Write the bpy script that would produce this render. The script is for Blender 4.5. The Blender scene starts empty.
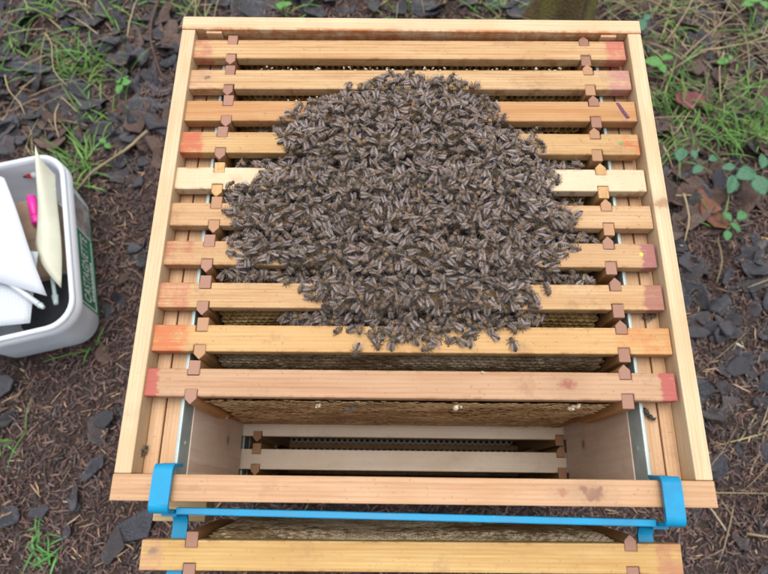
import bpy, bmesh, math, random
import numpy as np
from mathutils import Vector, Matrix, Euler

random.seed(7)
rng = np.random.default_rng(11)
S = bpy.context.scene
COL = S.collection
R = math.radians
MM = 0.001

# ------------------------------------------------------------------ camera, sky, sun, exposure
CAM_LOC = (-0.02218, 0.00897, 0.47379)
CAM_ROT = (0.3333458, -0.0002091, 0.0117866)
FPX = 589.98
cd = bpy.data.cameras.new('camera')
cam = bpy.data.objects.new('camera', cd)
COL.objects.link(cam)
cam.location = CAM_LOC
cam.rotation_euler = CAM_ROT
cd.sensor_width = 36.0
cd.lens = FPX / 768 * 36
cd.clip_start = 0.01
cd.clip_end = 500
cd.dof.use_dof = True
cd.dof.focus_distance = 0.54
cd.dof.aperture_fstop = 7.0
S.camera = cam

SUN_EL, SUN_AZ = R(78), R(5)          # overcast: the brightest part of the cloud is nearly overhead
W = bpy.data.worlds.new('World'); S.world = W; W.use_nodes = True
wn = W.node_tree.nodes; wl = W.node_tree.links
bg = wn['Background']
sky = wn.new('ShaderNodeTexSky'); sky.sky_type = 'NISHITA'; sky.sun_disc = False
sky.sun_elevation = SUN_EL; sky.sun_rotation = SUN_AZ
sky.air_density = 1.0; sky.dust_density = 4.0; sky.ozone_density = 1.0
hs = wn.new('ShaderNodeHueSaturation'); hs.inputs['Saturation'].default_value = 0.42
wl.new(sky.outputs[0], hs.inputs['Color']); wl.new(hs.outputs[0], bg.inputs['Color'])
bg.inputs['Strength'].default_value = 0.15
sd = bpy.data.lights.new('sun', 'SUN'); sd.energy = 1.1; sd.angle = R(48); sd.color = (1.0, 0.96, 0.91)
sun = bpy.data.objects.new('sun', sd); COL.objects.link(sun)
dirv = Vector((math.sin(SUN_AZ) * math.cos(SUN_EL), math.cos(SUN_AZ) * math.cos(SUN_EL), math.sin(SUN_EL)))
sun.rotation_euler = dirv.to_track_quat('Z', 'Y').to_euler(); sun.location = (0, 0, 3)
S.view_settings.view_transform = 'Standard'; S.view_settings.look = 'None'
S.view_settings.gamma = 1.0; S.view_settings.use_curve_mapping = False
S.view_settings.exposure = 0.67
S.cycles.diffuse_bounces = 8; S.cycles.max_bounces = 14

# ------------------------------------------------------------------ helpers
CM = np.array(Euler(CAM_ROT).to_matrix())
def at(px, py, z):
    """measured place (metres) on the level plane z of something seen at px,py in the 768-wide photo"""
    d = CM @ np.array([(px - 384) / FPX, (287 - py) / FPX, -1.0])
    t = (z - CAM_LOC[2]) / d[2]
    return (CAM_LOC[0] + d[0] * t, CAM_LOC[1] + d[1] * t)
ZG = -0.490
def hsh(x, y, k=0):
    return (np.sin(x * 12.9898 + y * 78.233 + k * 37.7) * 43758.5453) % 1
def gz(x, y):
    """ground height"""
    x = np.asarray(x, float); y = np.asarray(y, float)
    # pressed flat where the tub stands
    f = np.clip((np.hypot((x + .6105) / .13, (y - .357) / .18) - 1) * 2.5, 0, 1)
    return ZG - .001 + .001 * f + f * (0.006 * np.sin(x * 9.1 + 1.3) * np.sin(y * 7.7 + .4) + 0.004 * np.sin(x * 23 + y * 17) + 0.003 * np.sin(x * 41 - y * 37 + 2))

def tag(o, label=None, cat=None, group=None, kind=None):
    if label: o['label'] = label
    if cat: o['category'] = cat
    if group: o['group'] = group
    if kind: o['kind'] = kind
    return o
def empty(name, loc=(0, 0, 0), rz=0.0, label=None, cat=None, group=None):
    o = bpy.data.objects.new(name, None); COL.objects.link(o)
    o.empty_display_size = 0.02
    o.location = loc; o.rotation_euler = (0, 0, rz)
    return tag(o, label, cat, group)
def link(name, me, mats=(), parent=None, loc=None):
    for m in (mats if isinstance(mats, (list, tuple)) else [mats]):
        if m and m.name not in [x.name for x in me.materials if x]: me.materials.append(m)
    o = bpy.data.objects.new(name, me); COL.objects.link(o)
    if parent: o.parent = parent
    if loc: o.location = loc
    return o
def mesh_np(name, V, F, cols=None, smooth=False, midx=None, loops=None):
    """V (n,3); F: array (m,k) with constant k, or list of faces"""
    me = bpy.data.meshes.new(name)
    if isinstance(F, np.ndarray) and F.ndim == 2:
        m, k = F.shape
        me.vertices.add(len(V)); me.vertices.foreach_set('co', np.asarray(V, np.float32).ravel())
        me.loops.add(m * k); me.loops.foreach_set('vertex_index', F.astype(np.int32).ravel())
        me.polygons.add(m)
        me.polygons.foreach_set('loop_start', np.arange(0, m * k, k, dtype=np.int32))
        me.polygons.foreach_set('loop_total', np.full(m, k, np.int32))
    else:
        me.from_pydata([tuple(v) for v in V], [], [tuple(f) for f in F])
    if midx is not None: me.polygons.foreach_set('material_index', np.asarray(midx, np.int32))
    me.update(calc_edges=True)
    me.validate()
    if smooth: me.polygons.foreach_set('use_smooth', np.ones(len(me.polygons), bool))
    if cols is not None:
        a = me.color_attributes.new('tint', 'FLOAT_COLOR', 'POINT')
        c = np.ones((len(V), 4), np.float32); c[:, :3] = cols
        a.data.foreach_set('color', c.ravel())
    return me
def bm_mesh(name, bm, smooth=False):
    me = bpy.data.meshes.new(name); bmesh.ops.recalc_face_normals(bm, faces=bm.faces)
    bm.to_mesh(me); bm.free()
    if smooth:
        for p in me.polygons: p.use_smooth = True
    return me
def add_box(bm, x0, x1, y0, y1, z0, z1, c=0.0):
    vs = [bm.verts.new((x, y, z)) for z in (z0, z1) for y in (y0, y1) for x in (x0, x1)]
    fs = [bm.faces.new([vs[i] for i in f]) for f in ((0, 2, 3, 1), (4, 5, 7, 6), (0, 1, 5, 4), (2, 6, 7, 3), (0, 4, 6, 2), (1, 3, 7, 5))]
    if c > 0:
        es = list({e for f in fs for e in f.edges})
        bmesh.ops.bevel(bm, geom=es, offset=c, segments=2, affect='EDGES', profile=.5)
def add_prism(bm, pts, z0, z1, c=0.0, axis='Z'):
    """extrude a polygon; axis Z: pts are x,y.  axis X: pts are y,z"""
    if axis == 'Z': mk = lambda p, h: (p[0], p[1], h)
    elif axis == 'X': mk = lambda p, h: (h, p[0], p[1])
    else: mk = lambda p, h: (p[0], h, p[1])
    a = [bm.verts.new(mk(p, z0)) for p in pts]; b = [bm.verts.new(mk(p, z1)) for p in pts]
    n = len(pts)
    fs = [bm.faces.new(a[::-1]), bm.faces.new(b)]
    for i in range(n): fs.append(bm.faces.new([a[i], a[(i + 1) % n], b[(i + 1) % n], b[i]]))
    if c > 0:
        bmesh.ops.recalc_face_normals(bm, faces=fs)
        es = list({e for f in fs for e in f.edges})
        bmesh.ops.bevel(bm, geom=es, offset=c, segments=1, affect='EDGES')
def box_obj(name, mat, parent, x0, x1, y0, y1, z0, z1, c=0.0008):
    bm = bmesh.new(); add_box(bm, x0, x1, y0, y1, z0, z1, c)
    return link(name, bm_mesh(name, bm), mat, parent)
def tube_mesh(name, pts, rad, n=8, cap=True):
    """tapered tube through points; rad scalar or list"""
    pts = [Vector(p) for p in pts]; rad = rad if isinstance(rad, (list, tuple)) else [rad] * len(pts)
    V = []; F = []
    up = Vector((0.13, .21, 1))
    for i, p in enumerate(pts):
        t = (pts[min(i + 1, len(pts) - 1)] - pts[max(i - 1, 0)]).normalized()
        a = t.cross(up)
        if a.length < 1e-4: a = t.cross(Vector((1, 0, 0)))
        a.normalize(); b = t.cross(a)
        for k in range(n):
            th = 2 * math.pi * k / n
            V.append(p + (a * math.cos(th) + b * math.sin(th)) * rad[i])
    for i in range(len(pts) - 1):
        for k in range(n):
            F.append((i * n + k, i * n + (k + 1) % n, (i + 1) * n + (k + 1) % n, (i + 1) * n + k))
    if cap:
        F.append(tuple(range(n))[::-1]); F.append(tuple((len(pts) - 1) * n + k for k in range(n)))
    return mesh_np(name, V, F, smooth=True)

# ------------------------------------------------------------------ materials
class NT:
    def __init__(s, name):
        s.m = bpy.data.materials.new(name); s.m.use_nodes = True
        s.t = s.m.node_tree; s.p = s.t.nodes['Principled BSDF']; s.out = s.t.nodes['Material Output']
    def n(s, typ, **kw):
        nd = s.t.nodes.new(typ)
        for k, v in kw.items(): setattr(nd, k, v)
        return nd
    def l(s, a, b): s.t.links.new(a, b)
    def val(s, inp, v):
        if hasattr(v, 'is_output') or isinstance(v, bpy.types.NodeSocket): s.l(v, inp)
        else: inp.default_value = v
    def math(s, op, a, b=0.0, clamp=False):
        nd = s.n('ShaderNodeMath', operation=op, use_clamp=clamp); s.val(nd.inputs[0], a); s.val(nd.inputs[1], b); return nd.outputs[0]
    def mix(s, f, a, b, mode='MIX'):
        nd = s.n('ShaderNodeMix', data_type='RGBA', blend_type=mode)
        s.val(nd.inputs[0], f)
        for k, c in ((6, a), (7, b)):
            s.val(nd.inputs[k], (*c, 1) if isinstance(c, tuple) and len(c) == 3 else c)
        return nd.outputs[2]
    def noise(s, vec, scale, detail=3, rough=.55, dist=0.0):
        nd = s.n('ShaderNodeTexNoise'); s.l(vec, nd.inputs['Vector'])
        nd.inputs['Scale'].default_value = scale; nd.inputs['Detail'].default_value = detail
        nd.inputs['Roughness'].default_value = rough; nd.inputs['Distortion'].default_value = dist
        return nd.outputs[0]
    def rng(s, v, a, b, c=0.0, d=1.0, smooth=True):
        nd = s.n('ShaderNodeMapRange', interpolation_type='SMOOTHSTEP' if smooth else 'LINEAR', clamp=True)
        s.val(nd.inputs[0], v)
        for k, x in zip((1, 2, 3, 4), (a, b, c, d)): nd.inputs[k].default_value = x
        return nd.outputs[0]
    def objco(s, offset=True):
        tc = s.n('ShaderNodeTexCoord')
        if not offset: return tc.outputs['Object']
        oi = s.n('ShaderNodeObjectInfo'); add = s.n('ShaderNodeVectorMath', operation='ADD')
        sc = s.math('MULTIPLY', oi.outputs['Random'], 7.0)
        s.l(tc.outputs['Object'], add.inputs[0]); s.l(sc, add.inputs[1])
        return add.outputs[0]
    def scale(s, vec, v):
        nd = s.n('ShaderNodeVectorMath', operation='MULTIPLY'); s.l(vec, nd.inputs[0]); nd.inputs[1].default_value = v; return nd.outputs[0]
    def bump(s, h, strength=.3, dist=.001):
        b = s.n('ShaderNodeBump'); b.inputs['Strength'].default_value = strength; b.inputs['Distance'].default_value = dist
        s.l(h, b.inputs['Height']); s.l(b.outputs[0], s.p.inputs['Normal'])

def plain(name, col, rough=.5, metal=0.0, spec=.5, var=.08, scale=60):
    k = NT(name); v = k.objco()
    n = k.noise(v, scale, 3)
    c = k.mix(k.rng(n, .3, .7), tuple(x * (1 - var) for x in col), tuple(min(1, x * (1 + var)) for x in col))
    k.l(c, k.p.inputs['Base Color']); k.p.inputs['Roughness'].default_value = rough
    k.p.inputs['Metallic'].default_value = metal; k.p.inputs['Specular IOR Level'].default_value = spec
    return k.m

BF = 1.0
def wood(name, base, dark, axis='X', grain=1.0, stains=(), knots=(), rough=.62, ring=95, dirt=.5, smudge=(.30, .17, .09), edge=None):
    """sawn softwood: long streaks, growth-ring lines, blotches, handling dirt; stains are paint or propolis on the ends, knots sit in local XY"""
    base = tuple(x * BF for x in base)
    k = NT(name); raw = k.objco(False); v = k.objco(True)
    ax = 'XYZ'.index(axis)
    sc = [60.0] * 3; sc[ax] = 3.0
    st = k.noise(k.scale(v, tuple(sc)), 1.0 * 2.2, 5, .65, .4)
    fine = [260.0] * 3; fine[ax] = 9.0
    fi = k.noise(k.scale(v, tuple(fine)), 1.6, 3, .7)
    wv = [1.0] * 3; wv[ax] = .055
    w = k.n('ShaderNodeTexWave', wave_type='BANDS', bands_direction={'X': 'Y', 'Y': 'X', 'Z': 'X'}[axis], wave_profile='SAW')
    k.l(k.scale(v, tuple(wv)), w.inputs['Vector'])
    w.inputs['Scale'].default_value = ring; w.inputs['Distortion'].default_value = 5.5; w.inputs['Detail'].default_value = 2
    w.inputs['Detail Scale'].default_value = .35
    big = k.noise(v, 14, 3, .5)
    f = k.math('ADD', k.math('MULTIPLY', k.rng(st, .38, .70), .55 * grain), k.math('MULTIPLY', k.math('POWER', w.outputs[0], 2.2), .46 * grain))
    f = k.math('ADD', f, k.math('MULTIPLY', k.rng(fi, .48, .72), .34 * grain), True)
    c = k.mix(f, base, dark)
    c = k.mix(k.rng(big, .38, .72, 0, .45), c, tuple(x * y for x, y in zip(base, (.80, .68, .54))))
    if dirt:
        d1 = k.noise(v, 330, 2, .6); d2 = k.noise(v, 36, 4, .7)
        c = k.mix(k.math('MULTIPLY', k.rng(d1, .65, .71), .70 * dirt), c, smudge)
        c = k.mix(k.math('MULTIPLY', k.rng(d2, .55, .74), .55 * dirt), c, smudge)
    sx = k.n('ShaderNodeSeparateXYZ'); k.l(raw, sx.inputs[0])
    if edge:      # propolis rubbed along the two long edges
        ay = k.math('ABSOLUTE', sx.outputs[1]); ed = k.noise(v, 55, 4, .7)
        c = k.mix(k.math('MULTIPLY', k.rng(ay, edge * .72, edge * 1.02), k.rng(ed, .48, .66, 0, .75)), c, (.30, .13, .045))
    for (axn, a, b, col, amt, thr) in stains:
        cc = sx.outputs['XYZ'.index(axn)]
        if axn == 'X': cc = k.math('ADD', cc, k.math('MULTIPLY', k.math('SUBTRACT', k.math('ADD', k.math('MULTIPLY', st, .6), k.math('MULTIPLY', k.noise(v, 120, 4, .75), .4)), .5), .022))
        g = k.rng(cc, a, b)
        nn = k.math('ADD', k.math('MULTIPLY', k.noise(v, 70, 5, .72), .6), k.math('MULTIPLY', fi, .4))
        g = k.math('MULTIPLY', k.math('MULTIPLY', g, k.rng(nn, thr - .08, thr + .14)), amt * (.80 if axn == 'X' else 1))
        c = k.mix(g, c, col)
    for (x, y, r, col) in knots:
        dv = k.n('ShaderNodeCombineXYZ')
        nz = k.noise(v, 130, 4, .7)
        wob = k.math('MULTIPLY', k.math('SUBTRACT', nz, .5), r * 2.6)
        dx = k.math('DIVIDE', k.math('ADD', k.math('SUBTRACT', sx.outputs[0], x), wob), 1.5)
        dy = k.math('ADD', k.math('SUBTRACT', sx.outputs[1 if axis != 'Y' else 1], y), wob)
        if axis == 'Z': dy = k.math('SUBTRACT', sx.outputs[2], y); dx = k.math('SUBTRACT', sx.outputs[1], x)
        dd = k.math('SQRT', k.math('ADD', k.math('MULTIPLY', dx, dx), k.math('MULTIPLY', dy, dy)))
        c = k.mix(k.rng(dd, r, r * .25, 0, .85), c, col)
        c = k.mix(k.rng(dd, r * 2.6, r, 0, .25), c, tuple(z * .6 for z in base))
    oi = k.n('ShaderNodeObjectInfo'); c = k.mix(1.0, c, k.mix(oi.outputs['Random'], (.86, .84, .82), (1.06, 1.06, 1.06)), 'MULTIPLY')
    k.l(c, k.p.inputs['Base Color'])
    k.p.inputs['Roughness'].default_value = rough; k.p.inputs['Specular IOR Level'].default_value = .3
    k.bump(k.math('ADD', fi, k.math('MULTIPLY', st, 1.5)), .30, .0006)
    return k.m

def tinted(name, rough=.6, spec=.4, var=.2, scale=300, trans=0.0, alpha=1.0, bump=0.0, sheen=0.0, vary=0.0, mottle=0.0):
    """colour comes from the piece itself (attribute tint)"""
    k = NT(name); a = k.n('ShaderNodeAttribute', attribute_name='tint'); v = k.objco(False)
    n = k.noise(v, scale, 3)
    c = k.mix(k.rng(n, .25, .75), k.mix(1.0, a.outputs['Color'], (1 - var,) * 3, 'MULTIPLY'), a.outputs['Color'])
    k.l(c, k.p.inputs['Base Color']); k.p.inputs['Roughness'].default_value = rough
    k.p.inputs['Specular IOR Level'].default_value = spec
    if mottle:
        m1 = k.noise(k.scale(v, (1, 1, 1.6)), 26, 5, .68); c = k.mix(k.rng(m1, .38, .62, 0, 1), c, k.mix(1.0, c, (mottle, mottle * .86, mottle * .7), 'MULTIPLY')); k.l(c, k.p.inputs['Base Color'])
    if vary:
        oi = k.n('ShaderNodeObjectInfo'); c = k.mix(1.0, c, k.mix(oi.outputs['Random'], (vary, vary, vary * .95), (1.08, 1.06, 1.06)), 'MULTIPLY'); k.l(c, k.p.inputs['Base Color'])
    if alpha < 1: k.p.inputs['Alpha'].default_value = alpha
    if sheen: k.p.inputs['Sheen Weight'].default_value = sheen
    if bump: k.bump(n, bump, .0008)
    return k.m

PINE = (.57, .385, .20); PINE_D = (.36, .17, .055)
RAIL = (.64, .50, .32); RAIL_D = (.47, .31, .16)
PALE = (.70, .55, .37); PALE_D = (.55, .39, .23)
PINK = (.54, .345, .20); PINK_D = (.38, .19, .09)
REDS = (.33, .075, .06); PURP = (.26, .07, .10); ORNG = (.52, .13, .035); MAUVE = (.40, .16, .15)

M_rail = wood('rail_wood', RAIL, RAIL_D, 'X', .8, dirt=.35)
M_rail_back = wood('back_rail_wood', (.64, .50, .32), RAIL_D, 'X', .7, stains=[('Y', .4485, .4445, (.40, .13, .03), .9, .44)], dirt=.3)
M_rail_front = wood('front_rail_wood', PINK, PINK_D, 'X', .9, knots=[(.137, .0085, .0075, (.17, .07, .055)), (.129, .012, .004, (.20, .08, .06)), (.113, .010, .0045, (.33, .15, .09))], dirt=.7)
M_rail_y = wood('side_rail_wood', RAIL, RAIL_D, 'Y', .8, knots=[(.224, .255, .007, (.30, .14, .06))], dirt=.3)
M_ledge = wood('ledge_wood', (.60, .40, .235), (.42, .24, .12), 'Y', .9, dirt=.7)
M_wall = wood('wall_wood', (.92, .81, .68), (.76, .58, .43), 'Z', .9, knots=[(.058, -.165, .007, (.16, .06, .03))], dirt=.35)
M_outer = wood('outer_wall_wood', (.46, .31, .18), (.30, .17, .09), 'X', .9, dirt=.7)
TOPST = lambda c: [('Z', .2085, .2125, c, 1.0, .2)]
M_side = wood('side_bar_wood', (.46, .25, .10), (.28, .12, .04), 'Z', 1.0, stains=TOPST((.32, .17, .115)), dirt=.8, smudge=(.16, .06, .03), rough=.55)
M_side_mid = wood('side_bar_tan_wood', (.50, .30, .13), (.32, .15, .06), 'Z', 1.0, stains=TOPST((.40, .22, .115)), dirt=.8, smudge=(.14, .05, .02), rough=.55)
M_side_new = wood('side_bar_new_wood', (.60, .39, .18), (.40, .20, .07), 'Z', .8, dirt=.6, smudge=(.3, .1, .03))
M_lowbar = wood('lower_bar_wood', (.80, .70, .57), (.68, .56, .43), 'X', .6, dirt=.3)
M_metal = plain('galvanised_metal', (.38, .46, .44), .40, .15, .5, .12, 40)
k = NT('blue_paint'); v = k.objco(True); n1 = k.noise(v, 30, 4, .65); n2 = k.noise(v, 210, 3, .6); n3 = k.noise(k.scale(v, (20, 240, 240)), 1.0, 3, .7)
c = k.mix(k.rng(n1, .3, .7), (.0, .19, .37), (.0, .265, .48)); c = k.mix(k.rng(n2, .70, .73, 0, .8), c, (.30, .28, .24)); c = k.mix(k.rng(n3, .66, .72, 0, .35), c, (.25, .38, .45))
k.l(c, k.p.inputs['Base Color']); k.p.inputs['Specular IOR Level'].default_value = .35; k.l(k.rng(n1, .3, .7, .32, .55), k.p.inputs['Roughness']); M_blue = k.m

# ------------------------------------------------------------------ ground and hive boxes
def ground():
    xs = np.unique(np.concatenate([np.linspace(-40, -1.6, 14), np.linspace(-1.6, 1.6, 190), np.linspace(1.6, 40, 14)]))
    ys = np.unique(np.concatenate([np.linspace(-40, -.8, 14), np.linspace(-.8, 1.8, 160), np.linspace(1.8, 40, 14)]))
    X, Y = np.meshgrid(xs, ys)
    Z = gz(X, Y) + .0025 * (hsh(X, Y) - .5)
    V = np.stack([X, Y, Z], -1).reshape(-1, 3)
    nx = len(xs); i = np.arange((len(ys) - 1) * nx).reshape(-1, nx)[:, :-1].ravel()
    F = np.stack([i, i + 1, i + nx + 1, i + nx], 1)
    k = NT('mulch_soil'); tc = k.objco(False)
    n1 = k.noise(tc, 9, 5, .6); n2 = k.noise(tc, 160, 4, .7); n3 = k.noise(tc, 420, 3, .7)
    c = k.mix(k.rng(n2, .3, .7), (.036, .023, .018), (.10, .058, .043))
    c = k.mix(k.rng(n1, .4, .65, 0, .5), c, (.045, .035, .028))
    c = k.mix(k.rng(n3, .62, .75, 0, .6), c, (.16, .10, .065))
    k.l(c, k.p.inputs['Base Color']); k.p.inputs['Roughness'].default_value = .8
    k.bump(k.math('ADD', n2, n3), .9, .006)
    return tag(link('ground', mesh_np('ground', V, F, smooth=True), k.m), kind='structure')
ground()

Z1 = -.2255
def hive_box(name, z_top, height, label, upper):
    r = empty(name, (0, .23, z_top - height), 0, label, 'hive box')
    lo = lambda x0, x1, y0, y1, z0, z1, mat, nm, c=.0009: place(nm, mat, x0, x1, y0, y1, z0, z1, c)
    def place(nm, mat, x0, x1, y0, y1, z0, z1, c):
        o = box_obj(nm, mat, r, x0, x1, y0, y1, z0, z1, c)
        o.location = (0, -.23, -(z_top - height))       # keep hive coordinates inside the parts
        o.matrix_parent_inverse = Matrix.Identity(4)
        return o
    zb = z_top - height
    lo(-.230, .230, 0, .0195, zb, z_top, M_rail_front if upper else M_outer, 'front_wall')
    lo(-.230, .230, .4442, .460, zb, z_top, M_rail_back if upper else M_outer, 'back_wall')
    for s in (-1, 1):
        a, b = sorted((s * .2297, s * .2163)); lo(a, b, .0198, .4440, z_top - .045, z_top - .0006, M_rail_y, 'side_rail')
        a, b = sorted((s * .2160, s * .2046)); lo(a, b, .0198, .4440, z_top - .045, z_top - .0215, M_ledge, 'ledge_board')
        a, b = sorted((s * .2036, s * .1906)); lo(a, b, .0198, .4440, z_top - .042, z_top - .0222, M_ledge, 'ledge_board')
        a, b = sorted((s * .2025, s * .1865)); lo(a, b, .0198, .4440, zb + .0003, z_top - .0425, M_wall, 'side_wall')
        a, b = sorted((s * .2297, s * .2030)); lo(a, b, .0198, .4440, zb + .0005, zb + .040, M_outer, 'bottom_rail')
        # galvanised runner: upright plate with a folded lip
        bm = bmesh.new()
        prof = [(s * .1872, z_top - .0425), (s * .1872, z_top - .0178), (s * .1876, z_top - .0172), (s * .1884, z_top - .0170), (s * .1900, z_top - .0172),
                (s * .1900, z_top - .0184), (s * .1884, z_top - .0184), (s * .1884, z_top - .0425)]
        add_prism(bm, prof, .0200, .4400, 0, 'Y')
        for yy in (.045, .16, .28, .40):
            m = Matrix.Translation((s * .1871, yy, z_top - .031)) @ Matrix.Rotation(R(90), 4, 'Y')
            bmesh.ops.create_cone(bm, cap_ends=True, segments=10, radius1=.0022, radius2=.0016, depth=.0012, matrix=m)
        o = link('runner', bm_mesh('runner', bm), M_metal, r); o.location = (0, -.23, -zb)
    if upper:   # short tenon blocks of the side boards showing inside the back wall
        for s in (-1, 1):
            a, b = sorted((s * .2058, s * .1900)); lo(a, b, .4412, .4440, z_top - .021, z_top - .0022, M_ledge, 'corner_block')
        lo(-.2008, -.1890, .0192, .0206, z_top - .020, z_top - .003, M_side_mid, 'corner_block')
    return r
hive_box('hive_box', 0.0, .2255, 'upper pale wooden hive box with open top full of bee frames', True)
hive_box('hive_box', -.2265, .2255, 'lower hive box seen down through the gap behind the front rail', False)
fl = empty('hive_floor', (0, .23, -.4885), 0, 'wooden hive floor on the ground under the lower hive box', 'hive floor')
for nm, a in (('floor_board', (-.23, .23, -.23, .23, .012, .0345)), ('floor_batten', (-.23, -.19, -.23, .23, -.012, .0115)), ('floor_batten', (.19, .23, -.23, .23, -.012, .0115))):
    box_obj(nm, M_outer, fl, *a)

def mesh_floor():
    """pierced plastic floor: a plate with hexagonal holes over a dark tray"""
    V = []; F = []; p = .0086; rad = p / math.sqrt(3); hx = [(math.sin(math.pi / 3 * i), math.cos(math.pi / 3 * i)) for i in range(6)]
    for j in range(17):
        for i in range(39):
            x = -.164 + i * p + (j % 2) * p / 2; y = -.185 + j * p * .866; b = len(V)
            for f in (1, .70): V += [(x + a * rad * f, y + c * rad * f, .0068) for a, c in hx]
            V += [(x + a * rad * .70, y + c * rad * .70, .0040) for a, c in hx]
            for k in (0, 6):
                for q in range(6): F.append((b + k + q, b + k + (q + 1) % 6, b + k + 6 + (q + 1) % 6, b + k + 6 + q))
    return mesh_np('floor_mesh', V, [f[::-1] for f in F])
o = link('floor_mesh', mesh_floor(), plain('mesh_plastic', (.55, .53, .46), .5), fl); o.location = (0, 0, .0345)
box_obj('tray', plain('dark_tray', (.02, .018, .015), .7), fl, -.183, .183, -.205, .205, .0346, .0374, .0003)
# ------------------------------------------------------------------ comb
M_comb = tinted('wax_comb', .45, .45, .35, 500, bump=.4, mottle=.5)
def comb_mesh(name, half_w, z_lo, z_hi, t, capped, seed, cells_front=True, cells_back=True, pal=0, z_cells=None, cw=.0054, thin=0.0, bumpy=.00015):
    """beeswax comb: hexagonal cells about 5.4 mm wide as real wells (or domed cappings) on both faces of a slab. local: x along the frame, y thickness, z up"""
    g = np.random.default_rng(seed)
    V = []; F = []; C = []
    rw = cw * .866; rad = cw / math.sqrt(3)
    def prof(z):
        q = min(1, max(0, (z_hi - z) / .034)); return t - thin * (1 - q * q * (3 - 2 * q))
    rim = [(.80, .56, .24), (.64, .44, .23), (.80, .66, .45), (.62, .52, .38), (.58, .46, .30)][pal]
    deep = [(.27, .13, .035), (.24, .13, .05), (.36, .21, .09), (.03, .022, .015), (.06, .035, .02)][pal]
    cap = [(.68, .46, .20), (.74, .52, .27), (.64, .45, .22), (.5, .4, .3), (.42, .32, .20)][pal]
    hexa = [(math.sin(math.pi / 3 * i), math.cos(math.pi / 3 * i)) for i in range(6)]
    zc = z_lo if z_cells is None else z_cells
    for sgn in ((-1,) if cells_front else ()) + ((1,) if cells_back else ()):
        rows = int((z_hi - zc) / rw)
        for j in range(rows):
            z = z_hi - .003 - j * rw
            for i in range(int(2 * half_w / cw)):
                x = -half_w + .003 + i * cw + (j % 2) * cw / 2
                if x > half_w - .002: continue
                low = z_lo + .010 * (1 + math.sin(x * 19 + seed)) * .8 + .014 * (x / half_w) ** 2
                if z < low + rw: continue
                bul = .0012 * math.sin(x * 31 + seed) * math.sin(z * 43 + 1) + .8 * bumpy * g.standard_normal()
                y = sgn * (prof(z) + bul); yt = sgn * (prof(z + rad) - prof(z - rad)) / (2 * rad)
                iscap = (math.sin(x * 23 + seed * 1.7) + math.sin(z * 37 + x * 11 + seed) + .6 * g.standard_normal()) < (capped * 5.2 - 2.6)
                b = len(V); v = .8 + .4 * g.random()
                for (a, c_) in hexa: V.append((x + a * rad, y + yt * c_ * rad, z + c_ * rad)); C.append(tuple(q * v for q in rim))
                if iscap:
                    for (a, c_) in hexa: V.append((x + a * rad * .6, y + yt * c_ * rad * .6 + sgn * .0005, z + c_ * rad * .6)); C.append(tuple(q * v for q in cap))
                    for q in range(6):
                        f = (b + q, b + (q + 1) % 6, b + 6 + (q + 1) % 6, b + 6 + q); F.append(f if sgn > 0 else f[::-1])
                    f = tuple(b + 6 + q for q in range(6)); F.append(f if sgn > 0 else f[::-1])
                else:
                    for (a, c_) in hexa: V.append((x + a * rad * .86, y + yt * c_ * rad * .86 + sgn * .0002, z + c_ * rad * .86)); C.append(tuple(q * v for q in rim))
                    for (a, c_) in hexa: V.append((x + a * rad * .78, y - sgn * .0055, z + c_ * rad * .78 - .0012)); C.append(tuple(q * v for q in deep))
                    for k in (0, 6):
                        for q in range(6):
                            f = (b + k + q, b + k + (q + 1) % 6, b + k + 6 + (q + 1) % 6, b + k + 6 + q); F.append(f if sgn > 0 else f[::-1])
                    f = tuple(b + 12 + q for q in range(6)); F.append(f if sgn > 0 else f[::-1])
    # body slab between the two faces
    tt = t - thin - .0058
    nb = 40; b0 = len(V)
    for i in range(nb + 1):
        x = -half_w + 2 * half_w * i / nb
        low = z_lo + .010 * (1 + math.sin(x * 19 + seed)) * .8 + .014 * (x / half_w) ** 2
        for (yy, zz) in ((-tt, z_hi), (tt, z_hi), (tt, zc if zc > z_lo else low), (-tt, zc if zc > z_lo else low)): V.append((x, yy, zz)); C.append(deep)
    for i in range(nb):
        for q in range(4):
            F.append((b0 + 4 * i + q, b0 + 4 * i + (q + 1) % 4, b0 + 4 * i + 4 + (q + 1) % 4, b0 + 4 * i + 4 + q)[::-1])
    if zc > z_lo:     # the deep part, plain drawn comb below the reach of the eye
        b1 = len(V)
        for i in range(nb + 1):
            x = -half_w + 2 * half_w * i / nb
            low = z_lo + .010 * (1 + math.sin(x * 19 + seed)) * .8 + .014 * (x / half_w) ** 2
            for (yy, zz) in ((-t, zc + .002), (t, zc + .002), (t * .9, low), (-t * .9, low)): V.append((x, yy, zz)); C.append(cap)
        for i in range(nb):
            for q in range(4):
                F.append((b1 + 4 * i + q, b1 + 4 * i + (q + 1) % 4, b1 + 4 * i + 4 + (q + 1) % 4, b1 + 4 * i + 4 + q)[::-1])
    return mesh_np(name, V, F, np.array(C))
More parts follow.
